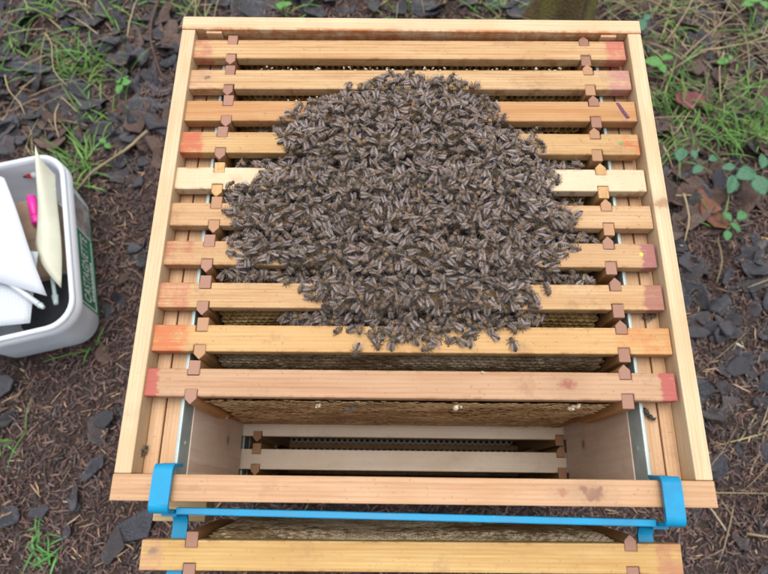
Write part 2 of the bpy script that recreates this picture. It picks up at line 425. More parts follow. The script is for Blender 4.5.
# heights inside a frame: base (bottom bar) at 0, top of the top bar at FH
FH = .214
def frame_meshes():
    D = {}
    W2, hw = .216, .01125
    xa, xb = .1710, .1812           # prong slot
    no = .0056
    def outline():
        p = []
        for (x, y) in [(-W2, -hw), (-xb, -hw), (-xb, -no), (-xa, -no), (-xa, -hw), (xa, -hw), (xa, -no), (xb, -no), (xb, -hw), (W2, -hw)]: p.append((x, y))
        return p + [(-x, -y) for (x, y) in p]
    for v in range(3):
        bm = bmesh.new(); add_prism(bm, outline(), FH - .0108, FH, .0006)
        D['bar', v] = bm_mesh('top_bar', bm)
    # Hoffman side bar: point on one edge, flat on the other
    for s in (-1, 1):
        bm = bmesh.new(); x0, x1 = (-.1809, -.1713) if s < 0 else (.1713, .1809)
        xm = (x0 + x1) / 2; L = .0178
        pf = [(x0, -.0059), (x0, -.0135), (xm, -L - .0005), (x1, -.0135), (x1, -.0059)]      # pointed
        fb = [(x0, .0059), (x0, L), (x1, L), (x1, .0059)]                         # flat
        if s > 0:
            pf = [(x, -y) for x, y in pf]; fb = [(x, -y) for x, y in fb]
        add_prism(bm, pf, FH - .105, FH + .0002, .0004); add_prism(bm, fb, FH - .105, FH - .0003, .0004)
        add_box(bm, x0, x1, -.0058, .0058, FH - .105, FH - .0112)
        add_prism(bm, [(-.0176, FH - .1052), (.0176, FH - .1052), (.0112, FH - .135), (.0112, 0), (-.0112, 0), (-.0112, FH - .135)], x0 + .0002, x1 - .0002, 0, 'X')
        D['side', s] = bm_mesh('side_bar', bm)
    bm = bmesh.new(); add_box(bm, -.1708, .1708, -.0105, -.0035, .0004, .009, .0006); D['bot', 0] = bm_mesh('bottom_bar', bm)
    bm = bmesh.new(); add_box(bm, -.1708, .1708, .0035, .0105, .0004, .009, .0006); D['bot', 1] = bm_mesh('bottom_bar', bm)
    return D
FM = frame_meshes()
CB = {'full_a': comb_mesh('comb', .1695, .012, FH - .0112, .0150, .04, 1, z_cells=.14, cw=.0064, thin=.0095), 'full_b': comb_mesh('comb', .1695, .012, FH - .0112, .0146, .10, 2, z_cells=.14, cw=.0060, thin=.0090),
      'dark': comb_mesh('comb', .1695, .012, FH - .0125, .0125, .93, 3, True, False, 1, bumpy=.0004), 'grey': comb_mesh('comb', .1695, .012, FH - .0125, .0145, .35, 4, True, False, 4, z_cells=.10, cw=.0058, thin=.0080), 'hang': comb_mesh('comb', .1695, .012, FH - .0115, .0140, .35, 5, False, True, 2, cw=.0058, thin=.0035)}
def make_frame(name, loc, rz, label, cat, group, bar_mat, side_mats, comb, v=0):
    r = empty(name, loc, rz, label, cat, group)
    def lk(nm, me, mt):
        me2 = me.copy() if me.materials and me.materials[0] != mt else me
        if me2 is not me: me2.materials.clear()
        return link(nm, me2, mt, r)
    lk('top_bar', FM['bar', v % 3], bar_mat)
    for sd_ in (-1, 1):
        o = lk('side_bar', FM['side', sd_], side_mats[0 if sd_ < 0 else 1]); o.location = (random.uniform(-.0006, .0006), random.uniform(-.0004, .0004), random.uniform(-.0008, .0003)); o.rotation_euler = (0, random.uniform(-.003, .003), 0)
    for i in (0, 1): lk('bottom_bar', FM['bot', i], M_side_mid)
    if comb: link('comb', CB[comb], M_comb, r)
    return r
# back edge of each top bar, measured at its left and right ends (mm from the front of the box)
FR = [(435.6, 438.5), (399.0, 403.2), (362.8, 366.8), (328.0, 330.2), (289.8, 292.1), (253.3, 255.1), (215.9, 217.9), (176.9, 179.3), (139.1, 141.0), (101.9, 102.6)]
L_ = lambda w, col, amt, thr=.46: ('X', -.216 + w, -.216 + w * .78, col, amt, thr)
R_ = lambda w, col, amt, thr=.46: ('X', .216 - w, .216 - w * .78, col, amt, thr)
SPEC = [
 ('farthest frame against the back rail, ends dabbed red', (.62, .42, .215), PINE_D, 1.0, [L_(.022, REDS, .85, .45), R_(.022, (.42, .08, .08), .9, .40)], (), (M_side, M_side)),
 ('second frame from the back rail with faint pink ends', (.68, .48, .26), PINE_D, .8, [L_(.024, MAUVE, .55, .50), R_(.024, (.42, .17, .18), .9, .40)], [(-.198, .002, .003, (.12, .05, .03))], (M_side, M_side_mid)),
 ('orange tinted frame with a purple stroke on its right end', (.60, .355, .16), (.43, .20, .075), 1.3, [R_(.018, PURP, .55, .56)], (), (M_side, M_side)),
 ('yellow pine frame with bright red ends behind the palest frame', (.66, .44, .20), PINE_D, .8, [L_(.024, (.48, .09, .05), .95, .42), R_(.018, (.52, .10, .03), .9, .50)], (), (M_side, M_side_mid)),
 ('palest new frame with clean cream ends', (.78, .64, .44), (.66, .48, .27), .5, [R_(.020, ORNG, .5, .62)], (), (M_side_new, M_side_new)),
 ('plain tan frame without paint, just in front of the palest', (.66, .44, .24), PINE_D, .7, [], (), (M_side_mid, M_side_mid)),
 ('frame with mottled red left end and purple right end dotted yellow', (.60, .39, .20), (.40, .22, .10), 1.0, [L_(.030, (.36, .08, .06), .8, .50), R_(.014, PURP, .95, .36)], (), (M_side, M_side)),
 ('frame with pink left end and plain purple right end', (.67, .45, .23), PINE_D, .7, [L_(.030, (.44, .12, .08), .85, .45), R_(.018, (.28, .09, .09), .9, .36)], (), (M_side, M_side)),
 ('golden frame with orange ends, second from the front gap', (.68, .44, .19), PINE_D, .6, [L_(.032, (.50, .12, .045), .95, .40), R_(.050, (.50, .17, .05), .85, .47)], (), (M_side_mid, M_side)),
 ('pinkish frame with red ends and a knot, beside the open gap', (.58, .375, .225), PINK_D, .8, [L_(.013, (.40, .06, .06), .95, .34), R_(.014, (.38, .05, .06), .95, .36)], [(.128, .001, .0065, (.28, .06, .05))], (M_side, M_side)),
]
FRAME_Y = []
BF = .86
GF = 'bee frames hanging in the open hive box'
for i, (lab, base, dk, gr, st, kn, sm) in enumerate(SPEC):
    l, r_ = FR[i]; l *= MM; r_ *= MM
    yc = (l + r_) / 2 - .0112; rz = math.atan2(r_ - l, .42)
    FRAME_Y.append((yc, rz))
    bm_ = wood('top_bar_wood', base, dk, 'X', gr * 1.05, st, kn, ring=85 + 9 * (i % 4), dirt=1.0 if i != 4 else .5, edge=.0112)
    zt = -.0052 if i < 9 else -.0038
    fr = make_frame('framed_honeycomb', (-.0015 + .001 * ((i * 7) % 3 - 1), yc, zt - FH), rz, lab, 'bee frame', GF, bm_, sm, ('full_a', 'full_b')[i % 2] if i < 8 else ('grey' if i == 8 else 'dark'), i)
    if i == 6:
        bm = bmesh.new(); bmesh.ops.create_uvsphere(bm, u_segments=12, v_segments=6, radius=.0019, matrix=Matrix.Translation((.2035, .001, FH)) @ Matrix.Diagonal((1.1, 1.2, .16, 1)))
        link('yellow_dot', bm_mesh('yellow_dot', bm, True), plain('yellow_paint', (.62, .46, .07), .5), fr)
    if i == 2:
        bm = bmesh.new(); add_prism(bm, [(.1885, .0085), (.1915, .0085), (.1955, .0005), (.2000, -.0085), (.1965, -.0095), (.1925, -.0015)], FH - .0002, FH + .0003)
        bmesh.ops.translate(bm, verts=bm.verts, vec=(.009, .001, 0))
        link('paint_stroke', bm_mesh('paint_stroke', bm), plain('purple_paint', (.13, .04, .075), .6, 0, .3, .5, 400), fr)
    if i == 3:
        bm = bmesh.new(); bmesh.ops.create_uvsphere(bm, u_segments=10, v_segments=6, radius=.0016, matrix=Matrix.Translation((.199, .001, FH)) @ Matrix.Diagonal((1.4, 1, .16, 1)))
        link('green_dot', bm_mesh('green_dot', bm, True), plain('green_paint', (.12, .30, .08), .5), fr)
# the frame hung outside on the blue holder
HANG = make_frame('framed_honeycomb', (0, -.0402 + FH * math.sin(R(3)), -.0405 - FH), R(.25), 'frame hung outside the box on the blue holder in front', 'bee frame', None,
    wood('hung_bar_wood', (.62, .42, .17), (.42, .235, .07), 'X', 1.2, [L_(.018, MAUVE, .6, .45), R_(.022, (.34, .12, .09), .75, .46)], [(-.206, .003, .0035, (.16, .13, .10))], dirt=.8, edge=.0112), (M_side, M_side), 'hang', 1)
HANG['group'] = GF; HANG.rotation_euler[0] = R(3)
BF = 1.0
# frames of the lower box
for y, lab in ((.0425, 'white frame deep in the lower box, nearest the front rail'), (.0795, 'white frame deep in the lower box, second from the front rail'),
               (.1165, 'lower box frame hidden under the pinkish frame'), (.1535, 'lower box frame hidden under the golden frame')):
    make_frame('framed_honeycomb', (.006, y, -.2335 - FH), 0, lab, 'bee frame', 'frames in the lower hive box', M_lowbar, (M_side_mid, M_side_mid), None, 0)

# burr wax: white lumps and bridges
M_wax = plain('white_wax', (.62, .52, .36), .5, 0, .4, .2, 300)
def wax_lump(g, n=1, s=.004):
    bm = bmesh.new()
    for _ in range(n):
        m = Matrix.Translation((g.uniform(-s, s) * .8, g.uniform(-s, s) * .3, g.uniform(-s, s))) @ Euler((g.uniform(0, 3), g.uniform(0, 3), 0)).to_matrix().to_4x4() @ Matrix.Diagonal((1, g.uniform(.35, .7), g.uniform(.5, 1.1), 1))
        bmesh.ops.create_icosphere(bm, subdivisions=1, radius=s * g.uniform(.35, .75), matrix=m)
    return bm_mesh('burr_wax', bm, True)
g = random.Random(3)
kids = [o for o in COL.objects if o.name.startswith('framed_honeycomb') and o.type == 'EMPTY']
for (x, dy, dz, s, n_) in ((.040, -.0150, FH - .020, .0060, 6), (.137, -.0152, FH - .021, .0060, 6), (-.077, -.0150, FH - .019, .0052, 5), (.060, .0105, FH + .0004, .0028, 4)):
    o = link('burr_wax', wax_lump(g, n_, s), M_wax, kids[9]); o.location = (x, dy, dz); o.scale = (.75, .8, 1.3 if dz < FH else .6)
bm = bmesh.new()
for q in range(95):
    x = g.uniform(-.150, .160)
    m = Matrix.Translation((x, g.uniform(-.0185, -.0125), FH - g.uniform(.010, .015))) @ Euler((g.uniform(-.4, .4), g.uniform(0, 3), g.uniform(-1, 1))).to_matrix().to_4x4() @ Matrix.Diagonal((.8, .8, g.uniform(.6, 2.0), 1))
    bmesh.ops.create_icosphere(bm, subdivisions=1, radius=g.uniform(.0008, .0019), matrix=m)
tag(link('burr_wax', bm_mesh('burr_wax', bm, True), M_wax, kids[0]), kind='stuff')
bm = bmesh.new()
for q in range(40):
    x = g.uniform(-.13, -.02)
    m = Matrix.Translation((x, g.uniform(-.0185, -.0125), FH - g.uniform(.010, .015))) @ Matrix.Diagonal((.8, .8, g.uniform(.6, 1.8), 1))
    bmesh.ops.create_icosphere(bm, subdivisions=1, radius=g.uniform(.0008, .0017), matrix=m)
tag(link('burr_wax', bm_mesh('burr_wax', bm, True), M_wax, kids[1]), kind='stuff')

# ------------------------------------------------------------------ blue holder, timber post
def strip(bm, path, x0, x1, t):
    """flat bar bent along a path in the YZ plane"""
    n = len(path); off = []
    for i in range(n):
        a = Vector(path[max(i - 1, 0)]); b = Vector(path[min(i + 1, n - 1)]); d = (b - a).normalized(); off.append(Vector((-d.y, d.x)))
    ring = []
    for i in range(n):
        p = Vector(path[i]); q = p + off[i] * t
        ring.append([bm.verts.new((x0, p.x, p.y)), bm.verts.new((x1, p.x, p.y)), bm.verts.new((x1, q.x, q.y)), bm.verts.new((x0, q.x, q.y))])
    for i in range(n - 1):
        for k in range(4): bm.faces.new([ring[i][k], ring[i][(k + 1) % 4], ring[i + 1][(k + 1) % 4], ring[i + 1][k]])
    bm.faces.new(ring[0]); bm.faces.new(ring[-1][::-1])
def arc(cy, cz, r, a0, a1, n=6): return [(cy + r * math.cos(R(a0 + (a1 - a0) * i / n)), cz + r * math.sin(R(a0 + (a1 - a0) * i / n))) for i in range(n + 1)]
hold = empty('frame_holder', (-.001, 0, -.053), R(-.7), 'blue metal frame holder hooked over the front rail', 'frame holder')
for x0, x1 in ((-.1958, -.1812), (.1872, .2018)):
    bm = bmesh.new()
    path = [(.0235, -.016), (.0225, -.006)] + arc(.0185, .0012, .0040, 20, 90) + arc(-.0045, .0012, .0040, 90, 180) + [(-.0085, -.006), (-.0085, -.020)]
    strip(bm, [(y, z + .053) for y, z in path], x0, x1, -.0026)
    link('hook', bm_mesh('hook', bm), M_blue, hold)
    bm = bmesh.new(); path = [(-.0113, -.0198), (-.0113, -.040)] + arc(-.0213, -.0432, .0100, 0, -90)[::1] + [(-.074, -.0532)] + arc(-.074, -.0472, .0060, -90, -180) + [(-.080, -.043)]
    strip(bm, [(y, z + .053) for y, z in path], x0 + .001, x1 - .0015, -.0026)
    link('arm', bm_mesh('arm', bm), M_blue, hold)
bm = bmesh.new(); add_box(bm, -.1802, .1866, -.0118, -.0066, -.0160 + .053, -.0085 + .053, .0008); add_box(bm, -.1800, .1864, -.0110, -.0085, -.0440 + .053, -.0162 + .053); link('cross_bar', bm_mesh('cross_bar', bm), M_blue, hold)

M_post = wood('cleat_wood', (.60, .46, .26), (.42, .27, .12), 'X', .8, dirt=.4)
a = at(152, 521, -.09); b = at(207, 500, -.09)
hb = [o for o in COL.objects if o.name == 'hive_box'][0]
o = box_obj('front_cleat', M_post, hb, a[0], b[0], a[1], -.0003, -.118, -.09, .001); o.location = (0, -.23, .2255)

# ------------------------------------------------------------------ bees
def bee_arrays(seed, curl, spread, tone):
    """one worker bee, head towards +x, belly at z=0, metres. returns body (V,F3,C) and two wings"""
    g = np.random.default_rng(seed)
    dk = np.array([.030, .022, .016]); fur = np.array([.155, .098, .048]) * tone; band = np.array([.27, .165, .072]) * tone; amb = np.array([.27, .12, .032]) * tone
    # x, half width, half height, centre z, colour
    P = [(6.6, .25, .3, 1.5, dk), (6.3, 1.2, 1.2, 1.6, dk * 1.6), (5.6, 1.85, 1.5, 1.9, dk * 1.8), (4.9, 1.6, 1.4, 2.1, fur * .6), (4.45, .8, .8, 2.2, fur * .8),
         (4.1, 1.5, 1.4, 2.4, fur), (3.2, 2.05, 1.95, 2.6, fur), (2.1, 2.15, 2.05, 2.7, fur * .75), (1.2, 1.7, 1.6, 2.6, fur), (.55, .8, .8, 2.4, dk),
         (.2, 1.2, 1.2, 2.4, band * .9), (-.5, 1.95, 1.8, 2.4, amb), (-.52, 1.96, 1.8, 2.4, dk), (-1.3, 2.2, 2.0, 2.35, dk * 1.2), (-1.32, 2.2, 2.0, 2.35, band), (-1.9, 2.25, 2.0, 2.3, band * .9), (-1.92, 2.25, 2.0, 2.3, dk),
         (-2.8, 2.2, 1.95, 2.2, dk * 1.2), (-2.82, 2.2, 1.95, 2.2, band), (-3.35, 2.1, 1.85, 2.1, band * .8), (-3.37, 2.1, 1.85, 2.1, dk), (-4.2, 1.9, 1.65, 1.95, dk), (-4.22, 1.9, 1.65, 1.95, band * .9), (-4.6, 1.75, 1.5, 1.85, band * .7), (-4.62, 1.75, 1.5, 1.85, dk), (-5.6, 1.15, 1.0, 1.6, dk), (-6.4, .35, .35, 1.35, dk)]
    n = 8; V = []; C = []; F = []
    for (x, w, h, z, c) in P:
        dz = -curl * max(0, -x) ** 2 * .03
        for k in range(n):
            t = 2 * math.pi * (k + .5) / n
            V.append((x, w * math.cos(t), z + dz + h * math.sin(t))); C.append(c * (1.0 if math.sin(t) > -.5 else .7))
    for i in range(len(P) - 1):
        for k in range(n):
            a, b, c2, d = i * n + k, i * n + (k + 1) % n, (i + 1) * n + (k + 1) % n, (i + 1) * n + k
            F += [(a, c2, b), (a, d, c2)]
    def limb(pts, r):
        for i in range(len(pts) - 1):
            b = len(V)
            for p, rr in ((pts[i], r[i]), (pts[i + 1], r[i + 1])):
                for k in range(3):
                    t = 2 * math.pi * k / 3
                    V.append((p[0] + rr * math.cos(t), p[1] + rr * .3 * math.sin(t), p[2] + rr * math.sin(t))); C.append(np.array([.035, .022, .014]))
            for k in range(3):
                F.extend([(b + k, b + (k + 1) % 3, b + 3 + (k + 1) % 3), (b + k, b + 3 + (k + 1) % 3, b + 3 + k)])
    for s in (-1, 1):
        for (x0, ex, ey, fx, fy) in ((3.6, 4.6, 2.8, 5.6, 3.6), (2.6, 2.4, 3.6, 2.0, 5.2), (1.6, -.2, 3.6, -2.2, 4.8)):
            j = g.uniform(-.5, .5)
            limb([(x0, s * 1.3, 1.5), (ex + j, s * ey, 2.5), (fx + j, s * (fy + j * .5), .2), (fx + j + (.8 if fx > 3 else -.9), s * (fy + .5), .0)], [.42, .36, .26, .14])
        limb([(6.2, s * .5, 2.0), (7.0, s * 1.1, 2.5), (8.3, s * (1.6 + .5 * g.random()), 1.9)], [.16, .14, .10])
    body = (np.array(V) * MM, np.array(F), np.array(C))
    wings = []
    for s in (-1, 1):
        sp = R(spread + g.uniform(-5, 5)); WV = []; WC = []; WF = []
        pale = np.array([.335, .285, .285]); edge = np.array([.080, .050, .032])
        for (ln, wd, root, ang, zz) in ((8.4, 2.9, (2.3, 1.3), sp, 4.75), (5.9, 2.1, (1.5, 1.1), sp * .72, 4.45)):
            b = len(WV)
            prof = [(0, 0.1, 0), (.25, .30, -.25), (.55, .42, -.50), (.80, .34, -.62), (.95, .10, -.45), (1.0, -.12, -.28)]
            rows = []
            for (u, lead, trail) in prof:
                for q, wv in ((0, lead), (1, (lead * .55 + trail * .45)), (2, trail)):
                    x = -u * ln; y = wv * wd
                    # leading edge outwards
                    X = root[0] + x * math.cos(ang) - y * math.sin(ang) * 0.6; Y = root[1] - x * math.sin(ang) + y * math.cos(ang)
                    Z = zz - 1.05 * u - .35 * abs(wv) + (.18 if q == 1 else 0) - curl * .35 * u
                    WV.append((X, s * Y, Z)); WC.append(edge if (q == 0 or u == 0) else pale * (1.0 if q == 1 else .8))
            for i in range(len(prof) - 1):
                for q in range(2):
                    a = b + i * 3 + q; WF += [(a, a + 1, a + 4), (a, a + 4, a + 3)]
        wings.append((np.array(WV) * MM, np.array(WF), np.array(WC)))
    return body, wings
VAR = [bee_arrays(i, c, sp, t) for i, (c, sp, t) in enumerate([(.2, 9, 1.0), (.9, 13, 1.15), (.4, 17, .85), (1.3, 6, 1.05), (.6, 24, 1.25), (.1, 11, .7), (1.0, 15, .95)])]
M_bee = tinted('bee_body', .55, .35, .25, 900, sheen=.3, vary=.6)
M_wing = tinted('bee_wing', .34, .5, .12, 500, alpha=.47, vary=.55)
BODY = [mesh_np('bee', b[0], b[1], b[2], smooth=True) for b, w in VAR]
WING = [[mesh_np('wing', *w_, smooth=True) for w_ in w] for b, w in VAR]
for m in BODY: m.materials.append(M_bee)
for ws in WING:
    for m in ws: m.materials.append(M_wing)

# outline of the cluster: measured on the plane of the bars
POLY_PX = [(303, 106), (318, 97), (340, 87), (362, 80), (385, 73), (410, 72), (440, 77), (475, 84), (488, 96), (500, 115), (525, 130), (545, 145), (552, 165), (560, 190), (572, 208), (582, 226), (578, 240),
           (566, 250), (552, 272), (542, 290), (540, 306), (528, 322), (500, 336), (470, 343), (440, 347), (410, 347), (385, 343), (362, 330), (330, 326), (312, 312), (318, 298), (304, 284), (280, 274), (240, 272), (236, 262),
           (240, 242), (242, 222), (236, 206), (222, 197), (230, 184), (268, 172), (280, 160), (286, 145), (282, 128), (292, 112)]
POLY = np.array([at(405 + (px - 405) * (1.065 if px < 405 else 1.035), py - (4 if py < 130 else 0), .003) for px, py in POLY_PX])
def inside(P, Q):
    x, y = P[:, 0], P[:, 1]; r = np.zeros(len(P), bool); n = len(Q); j = n - 1
    for i in range(n):
        c = ((Q[i, 1] > y) != (Q[j, 1] > y)) & (x < (Q[j, 0] - Q[i, 0]) * (y - Q[i, 1]) / (Q[j, 1] - Q[i, 1] + 1e-12) + Q[i, 0]); r ^= c; j = i
    return r
def edge_dist(P, Q):
    d = np.full(len(P), 9.0)
    for i in range(len(Q)):
        a, b = Q[i - 1], Q[i]; t = np.clip(((P - a) @ (b - a)) / ((b - a) @ (b - a)), 0, 1); d = np.minimum(d, np.linalg.norm(P - (a + t[:, None] * (b - a)), axis=1))
    return d
def poisson(lo, hi, dmin, n, g, poly=None):
    P = g.uniform(lo, hi, (n, 2))
    if poly is not None: P = P[inside(P, poly)]
    keep = []; grid = {}
    for p in P:
        k = (int(p[0] // dmin), int(p[1] // dmin)); ok = True
        for i in (-1, 0, 1):
            for j in (-1, 0, 1):
                for q in grid.get((k[0] + i, k[1] + j), ()):
                    if (q[0] - p[0]) ** 2 + (q[1] - p[1]) ** 2 < dmin * dmin: ok = False; break
                if not ok: break
            if not ok: break
        if ok: grid.setdefault(k, []).append(p); keep.append(p)
    return np.array(keep)
bees = []   # x, y, z, yaw, pitch, roll, scale, variant
def bar_gap(x, y):
    """distance from the middle of the nearest top bar"""
    return min(abs(y - (yc + x * math.tan(rz))) for yc, rz in FRAME_Y)
lo, hi = POLY.min(0), POLY.max(0)
ZT = -.0052
def swarm(P, lift, sink, tilt, g):
    E = edge_dist(P, POLY)
    for p, e in zip(P, E):
        h = min(1, e / .045); h = h * h * (3 - 2 * h)
        lump = .5 + .5 * math.sin(p[0] * 95 + 1.7) * math.sin(p[1] * 88 + .6)
        z = ZT + lift * h * (.65 + .35 * lump) + g.normal(0, .0011)
        off = bar_gap(p[0], p[1])
        over_gap = off > .0115
        if over_gap: z -= .009 * (1 - h * .85)
        z -= sink
        pit = g.normal(0, tilt) if not over_gap else g.normal(-8 if g.random() < .5 else 25, tilt + 8)
        if over_gap is False and z < ZT + .0002: z = ZT + .0002; pit = g.normal(0, 3)
        if h < .5 and over_gap is False and e < .010: pit = g.normal(0, 4); z = max(z, ZT + .0002)
        # loose swirl of headings with plenty of scatter
        yaw = math.atan2(p[1] - .21, p[0] + .01) + math.pi * (g.random() < .5) + g.normal(0, .9)
        bees.append((p[0], p[1], z, yaw, R(pit), R(g.normal(0, tilt * .8)), g.uniform(.84, 1.09), int(g.integers(len(VAR)))))
PT = poisson(lo, hi, .0062, 20000, rng, POLY)
E = edge_dist(PT, POLY); PT = PT[(E > .006) | (rng.random(len(PT)) < .80)]
swarm(PT, .0160, .0, 21, rng)
PU = poisson(lo, hi, .0066, 14000, rng, POLY); PU = PU[edge_dist(PU, POLY) > .006]
swarm(PU, .0150, .0040, 16, rng)
# bees in the gaps between the bars at the rim of the cluster: (gap after frame i counted from the back, px from, px to, how many)
for (i, x0, x1, n) in ((2, 262, 300, 9), (2, 505, 545, 7), (1, 330, 350, 2), (3, 238, 275, 10), (3, 545, 582, 10), (4, 222, 262, 12), (4, 555, 580, 6), (5, 226, 262, 14), (5, 560, 596, 14), (6, 222, 312, 26), (6, 545, 592, 17), (7, 282, 345, 20), (7, 520, 545, 5), (6, 545, 575, 6)):
    yc = (FRAME_Y[i][0] + FRAME_Y[i + 1][0]) / 2
    for q in range(n):
        x = None
        px = x0 + (x1 - x0) * (q + rng.uniform(.1, .9)) / n
        py = 287 - FPX * 0
        # find the picture row of this gap by walking along it: solve with the plane z
        z = ZT - rng.uniform(.004, .017)
        best = None
        xx = np.linspace(-.2, .2, 200)
        D = np.stack([xx - CAM_LOC[0], np.full(200, yc - CAM_LOC[1]), np.full(200, z - CAM_LOC[2])], 1) @ CM
        pxs = 384 + FPX * D[:, 0] / -D[:, 2]
        x = xx[np.argmin(abs(pxs - px))]
        bees.append((x, yc + x * math.tan(FRAME_Y[i][1]) + rng.normal(0, .0032), z - .002, rng.uniform(0, 6.28), R(rng.normal(0, 26)), R(rng.normal(0, 25)), rng.uniform(.9, 1.05), int(rng.integers(len(VAR)))))
B = np.array(bees)
def rot_of(b):
    return (Matrix.Rotation(b[3], 3, 'Z') @ Matrix.Rotation(-b[4], 3, 'Y') @ Matrix.Rotation(b[5], 3, 'X'))
# how large does each bee show?  paint discs far to near into a small buffer and count
def visible_area():
    Wd, Hd = 1024, 765; k = 1024 / 768
    ids = np.full((Hd, Wd), -1, np.int32); dep = np.full((Hd, Wd), 1e9)
    for idx, b in enumerate(B):
        Rm = np.array(rot_of(b))
        for lx, ra in ((5.5, 1.7), (2.8, 2.2), (0, 2.2), (-2.4, 2.4), (-5, 2.2)):
            w = np.array(b[:3]) + Rm @ np.array([lx, 0, 3.0]) * MM
            q = (w - np.array(CAM_LOC)) @ CM; d = -q[2]
            u = (384 + FPX * q[0] / d) * k; v = (287 - FPX * q[1] / d) * k; r = ra * MM * FPX / d * k
            u0, u1, v0, v1 = int(max(u - r, 0)), int(u + r) + 1, int(max(v - r, 0)), int(v + r) + 1
            yy, xx = np.mgrid[v0:v1, u0:u1]
            m = ((xx - u) ** 2 + (yy - v) ** 2 < r * r) & (d < dep[v0:v1, u0:u1])
            dep[v0:v1, u0:u1][m] = d; ids[v0:v1, u0:u1][m] = idx
    return np.bincount(ids[ids >= 0], minlength=len(B))
area = visible_area()
order = np.argsort(-area)
LONE = [(357, 350, .3, 'single bee walking alone on the golden frame, left of centre'), (513, 346, 2.0, 'single bee on the golden frame near its right third'),
        (241, 181, 2.9, 'stray bee at the left edge of the cluster on the palest frame'), (583, 331, 1.3, None)]
NIND = 290
GB = 'bees clustered over the frames'
def put_bee(b, label, group=None, name='bee'):
    v = int(b[7]); o = bpy.data.objects.new(name, BODY[v]); COL.objects.link(o)
    o.location = b[:3]; o.rotation_euler = rot_of(b).to_euler(); o.scale = (b[6],) * 3
    tag(o, label, 'bee', group)
    for w in WING[v]:
        c = bpy.data.objects.new('wing', w); COL.objects.link(c); c.parent = o
    return o
OVER = ['farthest frame', 'second frame', 'orange tinted frame', 'yellow pine frame', 'palest frame', 'plain tan frame', 'frame with mottled red end', 'frame with pink left end', 'golden frame', 'pinkish frame']
for idx in order[:NIND]:
    b = B[idx]; q = min(range(10), key=lambda i: abs(b[1] - (FRAME_Y[i][0] + b[0] * math.tan(FRAME_Y[i][1]))))
    side = 'left' if b[0] < -.06 else 'right' if b[0] > .05 else 'middle'
    put_bee(b, 'grey winged bee in the %s of the cluster over the %s' % (side, OVER[q]), 'bees in the %s of the cluster over the %s' % (side, OVER[q]))
rest = [i for i in order[NIND:] if area[i] > 0 or rng.random() < .5]
VV, FF, CC, MI = [], [], [], []; base = 0
for i in rest:
    b = B[i]; Rm = np.array(rot_of(b)) * b[6]; (bv, bf, bc), ws = VAR[int(b[7])]
    for (v, f, c), mi in [((bv, bf, bc), 0)] + [(w, 1) for w in ws]:
        VV.append(v @ Rm.T + b[:3]); FF.append(f + base); CC.append(c * rng.uniform(.75, 1.25)); MI.append(np.full(len(f), mi)); base += len(v)
me = mesh_np('bee_mass', np.concatenate(VV), np.concatenate(FF), np.concatenate(CC), True, np.concatenate(MI))
tag(link('bee_mass', me, [M_bee, M_wing]), 'mass of smaller showing bees between the others in the cluster', 'bees', None, 'stuff')
# strays and dead bees
for (px, py, z, yaw, lab, roll) in ((357, 350, ZT, 4.4, 'lone bee on the golden frame below the left part of the cluster', 0), (513, 345, ZT, 1.9, 'lone bee on the golden frame below the right part of the cluster', 0),
        (377, 343, ZT, 4.9, 'bee just leaving the lower tip of the cluster on the golden frame', 0), (552, 271, ZT, 3.4, None, 0),
        (142, 452, -.0212, 1.0, 'dead bee lying on the left ledge near the front corner', 95), (649, 413, -.0212, 5.4, 'dead bee on the right ledge just in front of the pinkish frame', 120), (648, 316, -.0212, .3, 'dead dark bee on the right ledge between two frames', 150)):
    x, y = at(px, py, z)
    b = (x, y, z + (.0002 if roll == 0 else .0035), yaw, 0, R(roll), 1.0, int(px) % len(VAR))
    put_bee(b, lab or 'bee walking off the right edge of the cluster onto a frame', None)
x, y = at(330, 401, -.020); put_bee((-.052 + 0 * x, FRAME_Y[9][0] - .0155, -.024, 0.4, R(-15), R(80), 1.0, 3), 'bee hanging on the comb under the pinkish frame')

# ------------------------------------------------------------------ tub and its contents
k = NT('tub_plastic'); v = k.objco(False); nn = k.noise(v, 14, 3)
k.l(k.mix(k.rng(nn, .3, .7), (.84, .88, .92), (.88, .91, .94)), k.p.inputs['Base Color']); k.p.inputs['Roughness'].default_value = .38
tr_ = k.n('ShaderNodeBsdfTranslucent'); tr_.inputs[0].default_value = (.86, .90, .94, 1); mx = k.n('ShaderNodeMixShader'); mx.inputs[0].default_value = .33
k.l(k.p.outputs[0], mx.inputs[1]); k.l(tr_.outputs[0], mx.inputs[2]); k.l(mx.outputs[0], k.out.inputs[0])
M_tub = k.m
TL = (-.6105, .3570); TYAW = R(14.5); TH = .130
tub = empty('storage_tub', (*TL, ZG), TYAW, 'translucent white plastic tub without lid, full of oddments, green label on its side', 'tub')
def rrect(hx, hy, r, n=7):
    p = []
    for cx, cy, a0 in ((hx - r, hy - r, 0), (-hx + r, hy - r, 90), (-hx + r, -hy + r, 180), (hx - r, -hy + r, 270)):
        for i in range(n + 1):
            a = R(a0 + 90 * i / n); p.append((cx + r * math.cos(a), cy + r * math.sin(a)))
    return p
def loft(rings, close_ends=(True, False)):
    V = []; F = []; n = len(rings[0][0])
    for pts, z in rings: V += [(x, y, z) for x, y in pts]
    for i in range(len(rings) - 1):
        for q in range(n): F.append((i * n + q, i * n + (q + 1) % n, (i + 1) * n + (q + 1) % n, (i + 1) * n + q))
    if close_ends[0]: F.append(tuple(range(n))[::-1])
    if close_ends[1]: F.append(tuple((len(rings) - 1) * n + q for q in range(n)))
    return V, F
HX, HY = .100, .151
ob = lambda t, ins=0: rrect(HX - .007 - .011 * (1 - t) - ins, HY - .007 - .005 * (1 - t) - ins, .036 + .006 * t - ins * .5)
